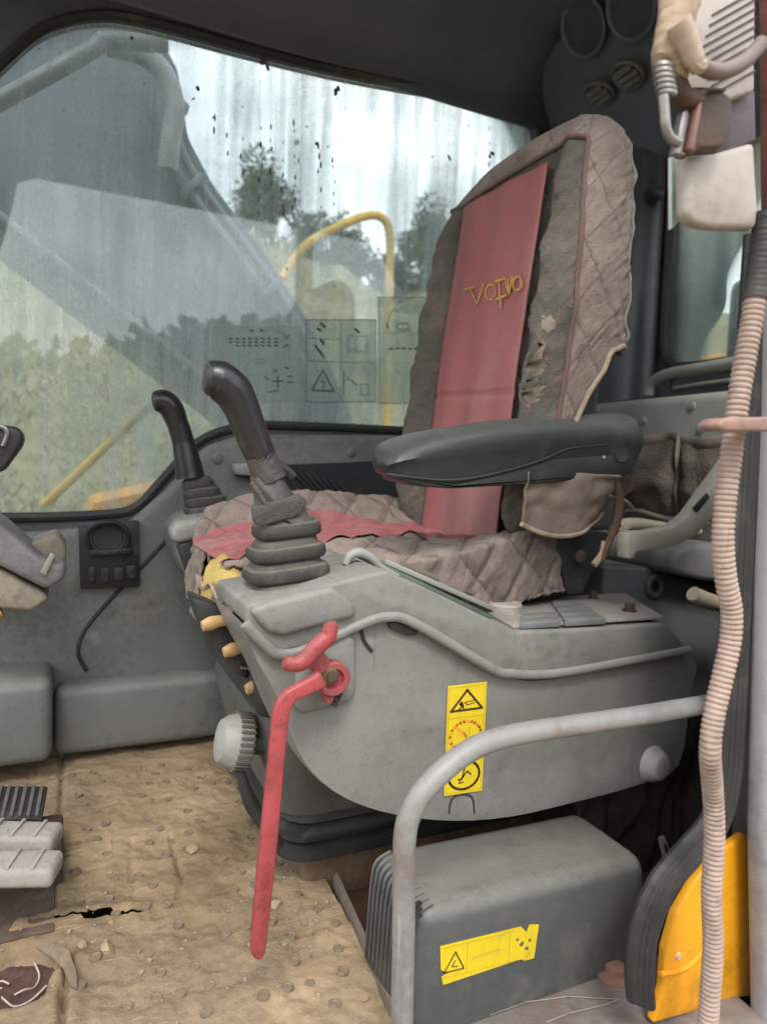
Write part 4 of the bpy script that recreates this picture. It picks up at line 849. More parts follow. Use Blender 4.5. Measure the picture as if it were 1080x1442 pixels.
# raised front swelling of the cover round the boot, with step
b = B(); b.px([(352, 862), (372, 850), (470, 826), (500, 850), (505, 870), (440, 886), (400, 898), (378, 892)], .742, .76, .008, 3); obj('cover_swelling', b, grey_plastic(), upo)
# embossed plate behind the lever
b = B(); b.px([(420, 905), (492, 890), (503, 905), (503, 978), (492, 992), (425, 1008), (415, 995)], .752, .77, .008, 3); obj('lever_plate', b, grey_smooth(), lowo)
# opening behind the boot and scooped lip
b = B(); b.prism([W(x, y, Z=.505) for x, y in [(470, 800), (492, 784), (502, 800), (500, 815), (476, 826)]], [W(x, y, Z=.505)+V((0, 0, .006)) for x, y in [(470, 800), (492, 784), (502, 800), (500, 815), (476, 826)]], .001); obj('cable_opening', b, black_rubber(), upo)
b = B(); b.tube([W(x, y, Y=.83) for x, y in [(486, 795), (492, 783), (506, 778), (522, 785), (538, 800), (560, 812)]], [.005, .006, .007, .006, .005, .004], 10, 5); obj('scoop_lip', b, pale_grey(), upo)
for k, (p0, p1, m_) in enumerate([((505, 782), (694, 872), mat('green_strip', (.10, .14, .10), .6, (.08, .10, .075), bump=.1)), ((540, 790), (700, 860), pale_grey()), ((560, 792), (706, 852), mat('brown_strip', (.17, .13, .11), .7, bump=.2))]):
    a_ = W(*p0, Y=.84+.02*k); c_ = W(*p1, Y=.84+.02*k); d_ = (c_-a_); b = B(); b.obox((a_+c_)/2, d_, (0, 1, 0), d_.cross(V((0, 1, 0))), d_.length/2, .008, .004, .002); obj('edge_strip', b, m_, upo)
# switch panel on the level rear part
ZP = W(800, 887, Y=.752).z
def top(x, y, dz=0): return W(x, y, Z=ZP+.003)+V((0, 0, dz))
def slab(px, h, bev=.001):
    a = [top(*p) for p in px]; return B().prism(a, [p+V((0, 0, h)) for p in a], bev)
sp = obj('switch_panel', slab([(680, 862), (690, 848), (880, 838), (935, 872), (722, 886)], .004), mat('dusty_panel', (.30, .275, .25), .8, (.24, .22, .20), (.18, .165, .155), .3, bump=.3), upo)
def qd(u0, u1, v0, v1):    # switch grid spanned on the panel
    A, Bp, C_, D = V((728, 888)), V((858, 880)), V((812, 850)), V((735, 855))
    f = lambda u, v: (A*(1-u)+Bp*u)*(1-v)+(D*(1-u)+C_*u)*v
    return [tuple(f(u, v)) for u, v in ((u0, v0), (u1, v0), (u1, v1), (u0, v1))]
for i in range(2):
    for j in range(4):
        if i == 0 and j > 1: continue
        obj('switch_blank', slab(qd(.03+.49*i, .48+.49*i, .03+.24*j, .23+.24*j), .009, .0015), mat('blue_grey_switch', (.17, .18, .19), .55, (.13, .135, .145), (.25, .22, .19), .2, bump=.1, dust=.2), sp)
b = B(); b.lathe(top(711, 864, .004), (0, 0, 1), [(.025, 0), (.026, .010), (.024, .013), (.0215, .0125), (.0205, .0105), (.0, .0105)], 36); obj('round_cap', b, mat('dusty_cap', (.40, .36, .32), .8, (.33, .30, .27), bump=.3), sp)
for x, y, r in ((886, 864, .008), (835, 846, .006)):
    b = B(); b.lathe(top(x, y, .004), (0, 0, 1), [(r*1.5, 0), (r*1.5, .002), (r, .002), (r, .012), (r*.8, .013)], 14); obj('panel_screw', b, rust(), sp)
b = B(); b.tube([W(x, y, Y=.762) for x, y in [(508, 882), (512, 900), (518, 910), (524, 917)]], .0022, 8, 4); obj('wire_hook', b, black_rubber(), lowo)
b = B(); b.px([(548, 877), (560, 876), (590, 888), (588, 895), (575, 896), (550, 886)], .757, .765, .002); obj('latch_clip', b, dark_plastic(), lowo)
b = B(); p = W(918, 1075, Y=.766); b.lathe(p, (.12, -1, 0), [(.030, 0), (.029, .004), (.022, .016), (.019, .020), (.017, .021), (.001, .021)], 30); obj('round_bung', b, mat('pale_bung', (.38, .355, .34), .6, (.33, .31, .3), bump=.1), lowo)
b = B(); b.px([(345, 882), (352, 884), (388, 918), (382, 926)], .755, .76, .0); obj('panel_gap', b, black_rubber(), lowo)
b = B(); b.tube([W(x, y, Y=.7635) for x, y in [(632, 1146), (636, 1126), (650, 1119), (665, 1124), (668, 1146)]], .0014, 6, 4); obj('drawn_arch', b, ink(), lowo)
# warning decal
dq = [(631, 967), (686, 960), (679, 1114), (625, 1122)]
YD = .7615
def dmap(u, v):
    f = [V(p) for p in dq]; a_ = f[0]*(1-u)+f[1]*u; c_ = f[3]*(1-u)+f[2]*u; q = a_*(1-v)+c_*v; return (q.x, q.y)
def dprint(name, marks, m_, par, Y_, mp_):
    b = B()
    for pts, w, cl in marks: stroke(b, [W(*mp_(*p), Y=Y_) for p in pts], w, (0, -1, 0), cl)
    obj(name, b, m_, par)
circ = lambda cx, cy, rx, ry, n=26: [(cx+rx*cos(2*pi*k/n), cy+ry*sin(2*pi*k/n)) for k in range(n)]
b = B(); b.px(dq, YD, YD+.0012, .0003, 1); dec = obj('warning_decal', b, decal_yellow()); tag(dec, 'upright yellow warning decal with three pictograms on the grey console', 'decal')
dprint('warning_triangle', [([(.5, .055), (.10, .235), (.90, .235)], .0032, True)], ink(), dec, YD-.0005, dmap)
dprint('falling_figure', [([(.33, .175), (.40, .195)], .003, False), ([(.40, .195), (.30, .225)], .002, False), ([(.40, .195), (.43, .225)], .002, False), ([(.36, .165), (.36, .18)], .004, False), ([(.40, .18), (.48, .165), (.72, .155)], .0012, False), ([(.48, .165), (.5, .19), (.7, .18)], .0012, False)], ink(), dec, YD-.0005, dmap)
dprint('black_ring', [(circ(.5, .83, .40, .13), .0035, True)], ink(), dec, YD-.0005, dmap)
dprint('lever_figure', [([(.52, .76), (.46, .86), (.36, .87)], .0022, False), ([(.46, .86), (.58, .80), (.68, .83)], .0022, False), ([(.46, .86), (.38, .90), (.5, .895)], .0015, False)], ink(), dec, YD-.0005, dmap)
dprint('decal_ring', [(circ(.5, .47, .40, .13), .0035, True), ([(.25, .38), (.75, .56)], .003, False)], ink_orange(), dec, YD-.0005, dmap)
dprint('decal_lines', [([(.04, .02), (.96, .02), (.96, .98), (.04, .98)], .0008, True), ([(.04, .30), (.96, .30)], .001, False), ([(.04, .66), (.96, .66)], .001, False), ([(.45, .43), (.52, .48), (.44, .53)], .002, False), ([(.6, .40), (.6, .52)], .002, False)], ink_faded(), dec, YD-.0005, dmap)

# ================================================================== JOYSTICKS
def pleat_ring(c, ax, fx, fy, rx, ry, n=28, e=.55):
    out = []
    for k in range(n):
        a = 2*pi*k/n; out.append(c+fx*rx*math.copysign(abs(cos(a))**e, cos(a))+fy*ry*math.copysign(abs(sin(a))**e, sin(a)))
    return out
def joystick(label, Y_, grip, gr, boot, near):
    base = W(*boot[-1][:2], Y=Y_); t = thing('joystick', label, 'joystick', base)
    gp = [W(x, y, Y=Y_) for x, y in grip]
    b = B(); b.tube(gp, gr, 20, 8, flat=1.18); gripo = obj('grip', b, mat('joystick_grip', (.018, .018, .021), .32, (.014, .014, .016), (.05, .048, .045), .15, bump=.08, bsc=420, spec=.5), t, angle=60)
    hd = gp[-1]; d_ = (gp[-1]-gp[-2]).normalized()
    b = B(); b.lathe(hd-d_*gr[-1]*.2, d_, [(gr[-1]*.98, -.004), (gr[-1]*.95, .003), (gr[-1]*.75, .0075), (gr[-1]*.3, .009)], 20); obj('grip_cap', b, dark_plastic(), gripo)
    rings = []
    for k, (x, y, w_) in enumerate(boot):
        c = W(x, y, Y=Y_); d = (c-EYE).dot(fw); r = w_/2/FPX*d; axn = V((-.12, 0, 1)).normalized(); fx = V((1, 0, .12)).normalized(); fy = V((0, 1, 0))
        hh = .0095*(d/.85)*(1.0 if near else .75)
        for dz, kk in ((hh*1.35, .80), (hh*.95, .84), (hh*.75, .96), (hh*.3, 1.0), (-hh*.5, 1.0), (-hh*.85, .95), (-hh*1.0, .84)): rings.append(pleat_ring(c+axn*dz, axn, fx, fy, r*kk, r*kk*.86))
    b = B(); b.loft(rings); obj('boot', b, mat('boot_rubber', (.045, .043, .040), .6, (.034, .033, .032), (.17, .145, .115), .2, bump=.25, bsc=160, dust=.5, dustcol=(.22, .19, .15)), t, angle=42)
    return t, gp
t, gp = joystick('large black control joystick in front of the console with torn leather sleeve', .84,
    [(372, 652), (360, 626), (350, 600), (339, 572), (326, 549), (308, 535), (292, 533)], [.0180, .0195, .0205, .0220, .0245, .0245, .0205],
    [(403, 744, 92), (402, 775, 106), (402, 803, 116), (408, 829, 134)], True)
slv = mat('worn_leather_sleeve', (.075, .066, .062), .5, (.05, .045, .043), (.16, .135, .12), .3, sc=22, bump=.5, bsc=130)
b = B(); b.tube([W(x, y, Y=.84) for x, y in [(366, 640), (374, 658), (381, 676)]], [.0190, .0202, .0206], 22, 8, flat=1.12)
b.v = [tuple(V(p)+V((0, -.0008, 0))*sin(V(p).z*1500)) for p in b.v]; obj('sleeve_wrap', b, slv, t, angle=60)
b = B(); rings = []
for k in range(18):
    f = k/17; c = W(378+24*f, 672+62*f, Y=.84); r0 = .0205+.019*f-.005*sm(.75, 1, f)
    rings.append([c+V((cos(a)*r0*(1+.22*nz3(cos(a)*1.6, sin(a)*1.6, f*2.6)+.05*sin(a*5+f*6)), sin(a)*r0*.9*(1+.2*nz3(cos(a)*1.3+5, sin(a)*1.3, f*2)), .006*nz3(cos(a)*2, sin(a)*2, f+7)-.10*cos(a)*r0)) for a in [2*pi*q/40 for q in range(40)]])
b.loft(rings); sl = obj('torn_sleeve', b, slv, t, angle=50)
b = B(); b.px([(352, 682), (358, 676), (378, 708), (420, 695), (434, 706), (424, 726), (366, 742), (357, 735), (355, 712), (372, 712)], .806, .815, .003); obj('sleeve_fold', b, slv, sl)
b = B(); b.tube([W(x, y, Y=.86) for x, y in [(392, 655), (402, 662), (412, 672)]], .007, 8, 4); obj('cable_end', b, black_rubber(), t)
joystick('smaller black joystick on the pod between seat and side window', 1.46,
    [(268, 672), (263, 645), (258, 622), (250, 596), (241, 575), (230, 565), (218, 567)], [.030, .026, .0225, .0220, .0245, .0245, .0200],
    [(279, 682, 42), (284, 694, 50), (289, 706, 56), (292, 719, 62)], False)
t = thing('side_pod', 'grey side control pod under the smaller joystick', 'control pod', V((.4, 1.47, .2)))
b = B(); b.px([(243, 748), (262, 727), (330, 716), (520, 700), (560, 760), (560, 900), (330, 900), (278, 832), (250, 790)], 1.40, 1.575, .016, 3); obj('pod_body', b, wall_grey(), t)
b = B(); b.px([(240, 752), (250, 736), (318, 724), (322, 738), (300, 752), (262, 764), (246, 766)], 1.385, 1.45, .010, 3); obj('pod_cap', b, pale_grey(), t)
b = B(); b.px([(249, 768), (272, 760), (288, 800), (284, 826), (262, 806)], 1.392, 1.41, .004); obj('pod_inset', b, dark_plastic(), t)

# ================================================================== RED SAFETY LEVER
t = thing('safety_lever', 'red painted safety lever hanging down the front of the console', 'lever', W(360, 1350, Y=.70))
LY = .705
b = B(); left = [(354, 1340), (356, 1310), (366, 1205), (378, 1085), (385, 1010), (391, 989), (404, 974), (430, 960), (452, 947)]
right = [(462, 968), (442, 978), (420, 987), (410, 1000), (403, 1060), (392, 1190), (378, 1318), (374, 1346), (366, 1356), (357, 1352)]
ol = [*left, *right]; n_ = len(ol)
b.px(ol, .700, .712, .0035, 3); armo = obj('arm', b, red_paint(), t)
b = B(); b.lathe(W(463, 951, Y=.735), (0, -1, 0), [(.0195, 0), (.0205, .004), (.0205, .016), (.0185, .018), (.0125, .018), (.0115, .012), (.001, .012)], 30); hub = obj('hub', b, red_paint(), t)
b = B(); b.lathe(W(463, 951, Y=.722), (0, -1, 0), [(.0105, 0), (.0105, .006), (.009, .007), (.0052, .007), (.0052, .011), (.001, .011)], 16); obj('pivot_bolt', b, mat('oily_bolt', (.16, .11, .06), .45, (.1, .07, .05), metal=.5), hub)
b = B(); b.tube([W(x, y, Y=.705) for x, y in [(400, 933), (414, 936), (428, 931), (440, 918), (453, 905), (462, 897), (465, 884), (464, 878)]], [.0072, .0088, .0095, .0098, .0100, .0095, .0085, .0075], 14, 7, flat=.9); obj('handle', b, red_paint(), t)
b = B(); b.px([(440, 925), (452, 914), (466, 930), (462, 945), (448, 955), (440, 945)], .712, .732, .003); obj('handle_web', b, red_paint(), t)
b = B(); b.px([(448, 968), (456, 962), (474, 978), (468, 992), (460, 993)], .722, .734, .002); obj('stop_tooth', b, red_paint(), t)
b = B()
for q in range(4): b.lathe(W(470+3*q, 990-7*q, Y=.735), (0, -1, 0), [(.004, 0), (.004, .006)], 8)
obj('return_spring', b, black_rubber(), t)

# ================================================================== GRAB RAIL
t = thing('grab_rail', 'bent grey steel grab rail crossing in front of the console', 'rail', W(565, 1470, Y=.60))
path = [(566, 1540), (566, 1440), (568, 1330), (569, 1230), (570, 1180), (577, 1148), (598, 1112), (640, 1072), (680, 1048), (730, 1034), (800, 1023), (900, 1008), (1012, 989), (1080, 978)]
b = B(); b.tube([W(x, y, Y=.60) for x, y in path], .0120, 20, 8); obj('rail_tube', b, steel_paint(), t)
b = B(); b.lathe(W(566, 1500, Y=.60), (0, 0, 1), [(.03, -.02), (.03, .0), (.02, .004)], 20); obj('rail_flange', b, steel_paint(), t)

# ================================================================== HEATER BOX
t = thing('heater_box', 'low dark grey heater box with slotted end on the door side floor', 'heater box', V((.52, .72, -.03)))
hx0, hx1, hy0, hy1, hz = .345, .715, .655, .80, .150
bx = mat('heater_box_plastic', (.085, .088, .088), .5, (.065, .068, .068), (.17, .16, .135), .22, sc=5, dsc=4, bump=.1, bsc=400, dust=.5, dustcol=(.24, .225, .19))
b = B(); b.prism([V((x, hy0, z)) for x, z in ((hx0+.020, -.034), (hx1+.03, -.034), (hx1+.012, hz-.006), (hx0+.028, hz))], [V((x, hy1, z)) for x, z in ((hx0+.020, -.034), (hx1+.03, -.034), (hx1+.012, hz-.006), (hx0+.028, hz))], .024, 5); hb = obj('box_body', b, bx, t)
for k in range(11):
    f = k/10; yv = hy0+.012+f*(hy1-hy0-.03)
    b = B(); b.tube([(hx0+.0205, yv, .018), (hx0+.0215, yv, .05), (hx0+.0245, yv, hz-.03), (hx0+.031, yv, hz-.008), (hx0+.050, yv, hz+.0005)], .0026, 8, 5, flat=.9); obj('slat', b, bx, t)
b = B(); b.obox((hx0+.0228, (hy0+hy1)/2-.002, .065), (.043, 0, 1), (0, 1, 0), (1, 0, -.043), .052, .058, .0022, .001); obj('slot_recess', b, black_rubber(), t)
for k in range(3):
    b = B(); a_ = W(582, 1276+9*k, Z=hz+.001); b.obox(a_, (1, .25, 0), (-.25, 1, 0), (0, 0, 1), .012, .0028, .0012, .0005); obj('top_slot', b, black_rubber(), t)
HY = hy0-.0012
hdq = [(620, 1334), (734, 1306), (742, 1314), (746, 1303), (759, 1303), (752, 1350), (738, 1354), (735, 1351), (624, 1388), (622, 1377), (632, 1371), (621, 1367)]
b = B(); b.px(hdq, HY, HY+.001); hd = obj('torn_decal', b, decal_yellow()); tag(hd, 'torn yellow warning decal on the low heater box', 'decal')
hm = lambda u, v: (620+132*u+(-3)*v, 1334-32*u+50*v)
dprint('warning_triangle', [([(.17, .25), (.06, .78), (.27, .78)], .0016, True)], ink(), hd, HY-.0005, hm)
dprint('hand_mark', [([(.17, .5), (.14, .65), (.20, .68)], .0012, False)], ink(), hd, HY-.0005, hm)
dprint('decal_lines', [([(.30, .08), (.30, .92)], .0008, False), ([(.03, .08), (.80, .08)], .0008, False), ([(.03, .92), (.90, .92)], .0008, False), ([(.75, .1), (.75, .9)], .0008, False)]+[([(.36+.08*i, .55-.02*i), (.41+.08*i, .545-.02*i)], .003, False) for i in range(4)], ink_faded(), hd, HY-.0005, hm)
b = B()
for x, y, r in ((735, 1330, 3), (742, 1336, 2.5), (729, 1324, 2), (746, 1325, 2)): p = W(x, y, Y=HY-.0006); blob(b, p.x, p.z, r*.001, r*.001, HY-.0006)
obj('worn_holes', b, bx, hd)

b = B(); b.prism([V((.356, .66, -.02)), V((.356, .66, .014)), V((.362, .66, .02)), V((.370, .66, -.02))], [V((.388, .965, -.02)), V((.388, .965, .014)), V((.394, .965, .02)), V((.402, .965, -.02))], .001); o = obj('mat_edging', b, mat('worn_brown_edging', (.16, .125, .10), .7, (.11, .085, .07), (.25, .2, .15), .35, bump=.4)); tag(o, 'worn brown metal edging between the floor mat and the heater box', 'edging')
# ================================================================== HOSE ON THE DOOR POST
hp = [(1078, 300), (1074, 345), (1062, 430), (1050, 500), (1040, 560), (1031, 630), (1022, 700), (1018, 760), (1022, 815), (1030, 860), (1028, 905), (1016, 960), (1005, 1010), (1000, 1060), (1004, 1120), (1006, 1180), (1002, 1260), (1004, 1330), (1000, 1400), (996, 1450), (990, 1520)]
P = spline([W(x, y, Y=.475+(.0 if y < 1100 else .012)) for x, y in hp], None, 40)[0]
L = [0]
for i in range(1, len(P)): L.append(L[-1]+(P[i]-P[i-1]).length)
step = .0056/4; Q = []; i = 0; s_ = 0
while s_ < L[-1]:
    while L[i+1] < s_: i += 1
    f = (s_-L[i])/(L[i+1]-L[i]); Q.append(P[i]*(1-f)+P[i+1]*f); s_ += step
rad = [.0100+.0010*(1, .55, -.7, .55)[k % 4] for k in range(len(Q))]
t = thing('corrugated_hose', 'pinkish corrugated plastic hose hanging down the door post', 'hose', Q[-1])
i0 = int(.085/step); b = B(); b.tube(Q[i0:], rad[i0:], 16, 1, smooth=False); obj('hose_tube', b, hose_mat(), t, angle=80)
b = B(); b.tube(Q[:i0+2], [.0118+.0005*(k % 4 == 0)+.0006*nz3(k*.2, 0) for k in range(i0+2)], 16, 1, smooth=False); obj('tape_wrap', b, black_rubber(), t, angle=60)

# ================================================================== WHITE UNIT, LATCH AND TAPED PIPES BY THE DOOR POST
t = thing('white_fan_unit', 'dirty white plastic unit with slanted vent slots on the door post', 'fan unit', W(1020, 320, Y=.50))
b = B(); b.px([(986, -60), (1066, -60), (1064, 82), (1064, 128), (1000, 150), (966, 135), (966, 92), (980, 40)], .475, .492, .004, 3); up_c = obj('upper_casing', b, white_plastic(), t)
for k in range(10):
    x1, y1 = 1064, -14+k*12.5; x0 = 1005-5*k if k < 4 else 978+5*(k-3); x0 = max(980, min(1004, x0)); y0 = y1+(x1-x0)*.56
    b = B(); b.px([(x0, y0-1.3), (x1, y1-1.8), (x1, y1+1.8), (x0, y0+1.3)], .4735, .477); obj('vent_slot', b, mat('slot_shadow_plastic', (.07, .045, .045), .8, bump=0), up_c)
b = B(); b.px([(1000, 148), (1064, 124), (1066, 196), (1008, 222)], .486, .495, .003); obj('dark_band', b, mat('dark_plum_band', (.09, .06, .075), .6, (.07, .05, .06), (.12, .09, .09), .3, sc=20, bump=.2), t)
b = B(); b.px([(966, 216), (1008, 214), (1064, 198), (1066, 240), (1070, 296), (1066, 322), (1000, 320), (978, 314), (966, 300)], .475, .490, .006, 4); obj('lower_casing', b, white_plastic(), t)
b = B(); b.px([(946, 219), (964, 219), (968, 300), (946, 322)], .497, .502, .001); obj('side_face', b, mat('pale_green_side', (.50, .60, .56), .4, (.45, .55, .5), bump=.02), t)
t = thing('door_latch', 'brown rusty latch block with a bent wire loop beside the white unit', 'latch', W(985, 215, Y=.45))
b = B(); b.px([(966, 214), (990, 130), (1012, 122), (1026, 130), (1034, 142), (1032, 180), (1018, 208), (985, 208), (978, 217)], .455, .472, .005, 3); obj('latch_body', b, rust(), t)
b = B(); b.px([(970, 208), (988, 126), (994, 124), (978, 212)], .450, .457, .002); obj('latch_edge', b, mat('worn_latch_edge', (.26, .13, .10), .5, (.18, .09, .07)), t)
b = B(); b.px([(968, 128), (980, 121), (1022, 123), (1024, 127), (1000, 127), (990, 136), (968, 134)], .452, .47, .001); obj('latch_lid', b, rust(), t)
b = B(); b.px([(953, 205), (962, 156), (968, 153), (972, 162), (962, 212), (968, 217), (950, 215)], .455, .463, .002); obj('latch_plate', b, chrome(), t)
b = B(); b.tube([W(x, y, Y=.445) for x, y in [(934, 134), (936, 160), (938, 180), (944, 194), (956, 201)]], .0042, 12, 6); obj('wire_loop', b, chrome(), t)
b = B(); P = []
for i in range(60): P.append(W(932+.13*i, 90+.75*i, Y=.45)+V((.006*cos(i*.62), .006*sin(i*.62), 0)))
b.tube(P, .0028, 8, 1, smooth=False); obj('coil_spring', b, chrome(), t)
b = B(); b.tube([W(x, y, Y=.455) for x, y in [(953, 108), (956, 125), (965, 137), (985, 140)]], [.008, .009, .009, .006], 12, 5); obj('link_rod', b, rust(), t)
t = thing('taped_pipe', 'pipe joint wrapped in tan tape above the door latch', 'pipe', W(950, 120, Y=.45))
b = B(); rings = []
pth = spline([W(x, y, Y=.455) for x, y in [(955, -40), (957, 0), (952, 30), (944, 60), (944, 85), (950, 105), (953, 122)]], [.0165, .0175, .0155, .0145, .0155, .012, .005], 8)
for k, (p, r) in enumerate(zip(*pth)):
    rings.append([p+V((cos(a)*r*(1+.16*nz3(cos(a)*1.8, sin(a)*1.8, k*.16)+.09*((k/5+a/(2*pi)) % 1)), sin(a)*r*.9, .004*nz3(cos(a)*2, sin(a), k*.3))) for a in [2*pi*q/26 for q in range(26)]])
b.loft(rings); obj('tape_bundle', b, tape(), t, angle=35)
pth = [W(x, y, Y=.437) for x, y in [(956, 32), (964, 50), (972, 70), (978, 86)]]
for k in range(3):
    b = B(); d_ = pth[k+1]-pth[k]; b.lathe(pth[k], d_, [(.0098-.0006*k, -.001), (.0100-.0006*k, .003), (.0094-.0006*k, d_.length+.001)], 20); obj('tape_wrap', b, mat('pale_tape', (.44, .34, .265), .55, (.38, .29, .23), bump=.15, bsc=60), t)
b = B(); b.tube([W(x, y, Y=.436) for x, y in [(976, 84), (982, 92), (990, 90)]], [.006, .007, .005], 8, 5); obj('tape_end', b, mat('pale_tape', (.62, .49, .39)), t)
b = B(); b.tube([W(x, y, Y=.440) for x, y in [(984, 90), (998, 98), (1016, 100), (1038, 92), (1056, 78), (1072, 60)]], .0068, 12, 6); o = obj('power_cable', b, mat('grey_brown_cable', (.20, .14, .135), .5, (.15, .11, .105), bump=.1)); tag(o, 'grey-brown cable sagging across the vent slots of the white unit', 'cable')

# ================================================================== LEFT WALL FITTINGS
t = thing('cup_holder', 'black square plastic cup holder plate with a ring on the side trim', 'cup holder', W(155, 830, Y=1.58))
bp = mat('scuffed_black_plastic', (.024, .024, .030), .4, (.018, .018, .022), (.13, .125, .13), .2, sc=30, dsc=26, bump=.3, bsc=90)
b = B(); b.px([(111, 738), (196, 734), (197, 826), (113, 830)], 1.595, 1.63, .003); obj('plate', b, bp, t)
b = B(); p = W(152, 757, Y=1.575); b.tube([p+V((.042*cos(a), -.02*sin(a)*.6, .036*sin(a))) for a in [2*pi*k/22 for k in range(23)]], .0055, 8, 2); obj('ring', b, bp, t)
b = B(); b.lathe(p+V((0, .012, 0)), (0, -1, 0), [(.036, 0), (.036, .012), (.032, .012), (.030, .003), (.001, .002)], 24); obj('cup_well', b, black_rubber(), t)
b = B(); b.px([(124, 775), (184, 772), (186, 780), (126, 784)], 1.575, 1.60, .003); obj('ledge', b, bp, t)
for x, y, w_, h_ in ((124, 800, 10, 20), (142, 800, 12, 22), (160, 800, 14, 18), (178, 797, 14, 18), (170, 748, 10, 8)):
    b = B(); b.px([(x, y), (x+w_, y-1), (x+w_, y+h_), (x, y+h_)], 1.589, 1.60, .002); obj('plate_rib', b, bp, t)
t = thing('tilted_monitor', 'grey tilted monitor case on the front pillar beside the side window', 'monitor', W(40, 860, Y=1.40))
b = B(); b.px([(-120, 665), (0, 735), (60, 788), (94, 792), (92, 816), (66, 832), (0, 798), (-120, 740)], 1.36, 1.50, .012, 3); obj('monitor_case', b, mat('lilac_grey_plastic', (.20, .195, .205), .45, (.17, .165, .175), (.28, .25, .21), .2, bump=.05), t)
b = B(); b.px([(-120, 742), (0, 800), (62, 834), (70, 845), (45, 862), (0, 858), (-120, 820)], 1.38, 1.49, .014, 3); obj('monitor_back', b, mat('dusty_beige_case', (.30, .255, .20), .7, (.24, .20, .16), bump=.2), t)
b = B(); b.px([(56, 806), (72, 778), (78, 782), (64, 812)], 1.352, 1.37, .002); obj('bright_edge', b, pale_grey(), t)
b = B(); b.px([(40, 765), (80, 750), (94, 770), (92, 800), (60, 790)], 1.42, 1.52, .010, 3); obj('mount_bracket', b, mat('dusty_beige_case', (.30, .255, .20)), t)
b = B(); b.tube([W(x, y, Y=1.40) for x, y in [(-20, 850), (-6, 862), (2, 860)]], .012, 10, 4); obj('tilt_knob', b, mat('amber_plastic', (.72, .40, .13)), t)
t = thing('black_mirror', 'small black mirror with rounded corner at the window front', 'mirror', W(-10, 660, Y=1.3))
b = B(); b.px([(-60, 590), (0, 598), (24, 600), (34, 612), (32, 626), (4, 664), (-20, 668), (-60, 640)], 1.25, 1.31, .010, 3); obj('housing', b, dark_plastic(), t)
b = B(); b.tube([W(x, y, Y=1.245) for x, y in [(-40, 596), (0, 600), (10, 610), (4, 628)]], .004, 8, 5); obj('rim', b, chrome(), t)

# ================================================================== BEHIND THE SEAT
t = thing('rear_storage', 'pale grey storage cabinet with open tray behind the seat', 'cabinet', V((1.3, 1.1, .55)))
FX = 1.22
b = B(); b.box(FX, RX-.004, .70, 1.46, .52, .848, .022, 4); cab_o = obj('cabinet_body', b, pale_grey(), t)
b = B(); b.tube([W(x, y, X=FX+.06) for x, y in [(913, 556), (918, 540), (940, 527), (990, 518), (1050, 508), (1090, 500)]], .014, 12, 6); obj('tray_rim', b, pale_grey(), t)
b = B(); b.tube([W(x, y, X=FX+.12) for x, y in [(940, 543), (946, 530), (980, 522), (1040, 514), (1090, 506)]], .010, 10, 6); obj('tray_inner_rim', b, dark_plastic(), t)
b = B(); b.box(FX+.05, RX-.02, .72, 1.36, .844, .856, .003); obj('tray_floor', b, black_rubber(), t)
b = B(); b.tube([W(x, y, X=FX+.10) for x, y in [(950, 548), (985, 542), (1030, 536), (1080, 530)]], .007, 8, 4); obj('tray_rod', b, pale_grey(), t)
for x, y in ((905, 592), (974, 572), (987, 604)):
    b = B(); b.lathe(W(x, y, X=FX-.001), (-1, 0, 0), [(.010, -.002), (.009, .002), (.001, .003)], 16); obj('cabinet_plug', b, pale_grey(), cab_o)
net = mat('brown_mesh_net', (.11, .088, .075), .8, (.07, .058, .05), (.17, .135, .11), .3, bump=.2); nt = net.node_tree
vo = ND(nt, 'ShaderNodeTexVoronoi', Scale=170); tcn = ND(nt, 'ShaderNodeTexCoord'); nt.links.new(tcn.outputs['Object'], vo.inputs['Vector']); bpn = ND(nt, 'ShaderNodeBump', Strength=.5, Distance=.004); nt.links.new(vo.outputs[0], bpn.inputs['Height']); nt.links.new(bpn.outputs[0], nt.nodes['Principled BSDF'].inputs['Normal'])
t = thing('mesh_pocket', 'sagging brown mesh pocket hanging on the rear cabinet', 'pocket', W(950, 735, X=FX-.03))
def pk(u, v):
    p = W(892+150*u, 612+8*u+(112+14*u)*v, X=FX-.012); return p+V((-.035*sin(v*pi*.85)*(1-.75*exp(-((u-.45)/.06)**2))-.012*nz3(u*5, v*4), .006*nz3(u*6, v*6, 3), .008*nz3(u*4, v*3, 9)))
b = B(); b.grid(pk, 50, 36); obj('net', b, net, t, angle=180)
b = B(); b.tube([pk(k/20, 0)+V((-.004, 0, -.008)) for k in range(21)], .013, 8, 2, flat=.3, upv=(0, 0, 1)); obj('elastic_band', b, mat('elastic_brown', (.20, .165, .135), .8, (.15, .125, .105), bump=.4), t)
b = B(); b.tube([pk(.45, k/12)+V((-.004, 0, 0)) for k in range(13)], .007, 8, 2, flat=.4); obj('centre_binding', b, mat('elastic_brown', (.20, .165, .135)), t)
b = B(); b.tube([pk(k/20, .97)+V((-.004, 0, 0)) for k in range(21)], .006, 8, 2); obj('lower_binding', b, mat('elastic_brown', (.20, .165, .135)), t)
b = B(); b.px([(884, 752), (892, 749), (915, 748), (950, 741), (972, 724), (998, 688), (1026, 650), (1044, 622), (1060, 612), (1060, 650), (1036, 688), (1006, 728), (980, 756), (950, 770), (910, 776), (898, 778), (893, 788), (884, 787)], .80, .825, .004, 2)
o = obj('seat_belt_arm', b, mat('pale_cast_metal', (.36, .335, .29), .5, (.30, .28, .24), (.22, .19, .14), .25, bump=.1)); tag(o, 'curved pale metal arm joining the seat to the door post side', 'arm')
b = B(); b.px([(976, 716), (996, 694), (1000, 700), (982, 722)], .7975, .801, .001); obj('arm_slot', b, dark_plastic(), o)
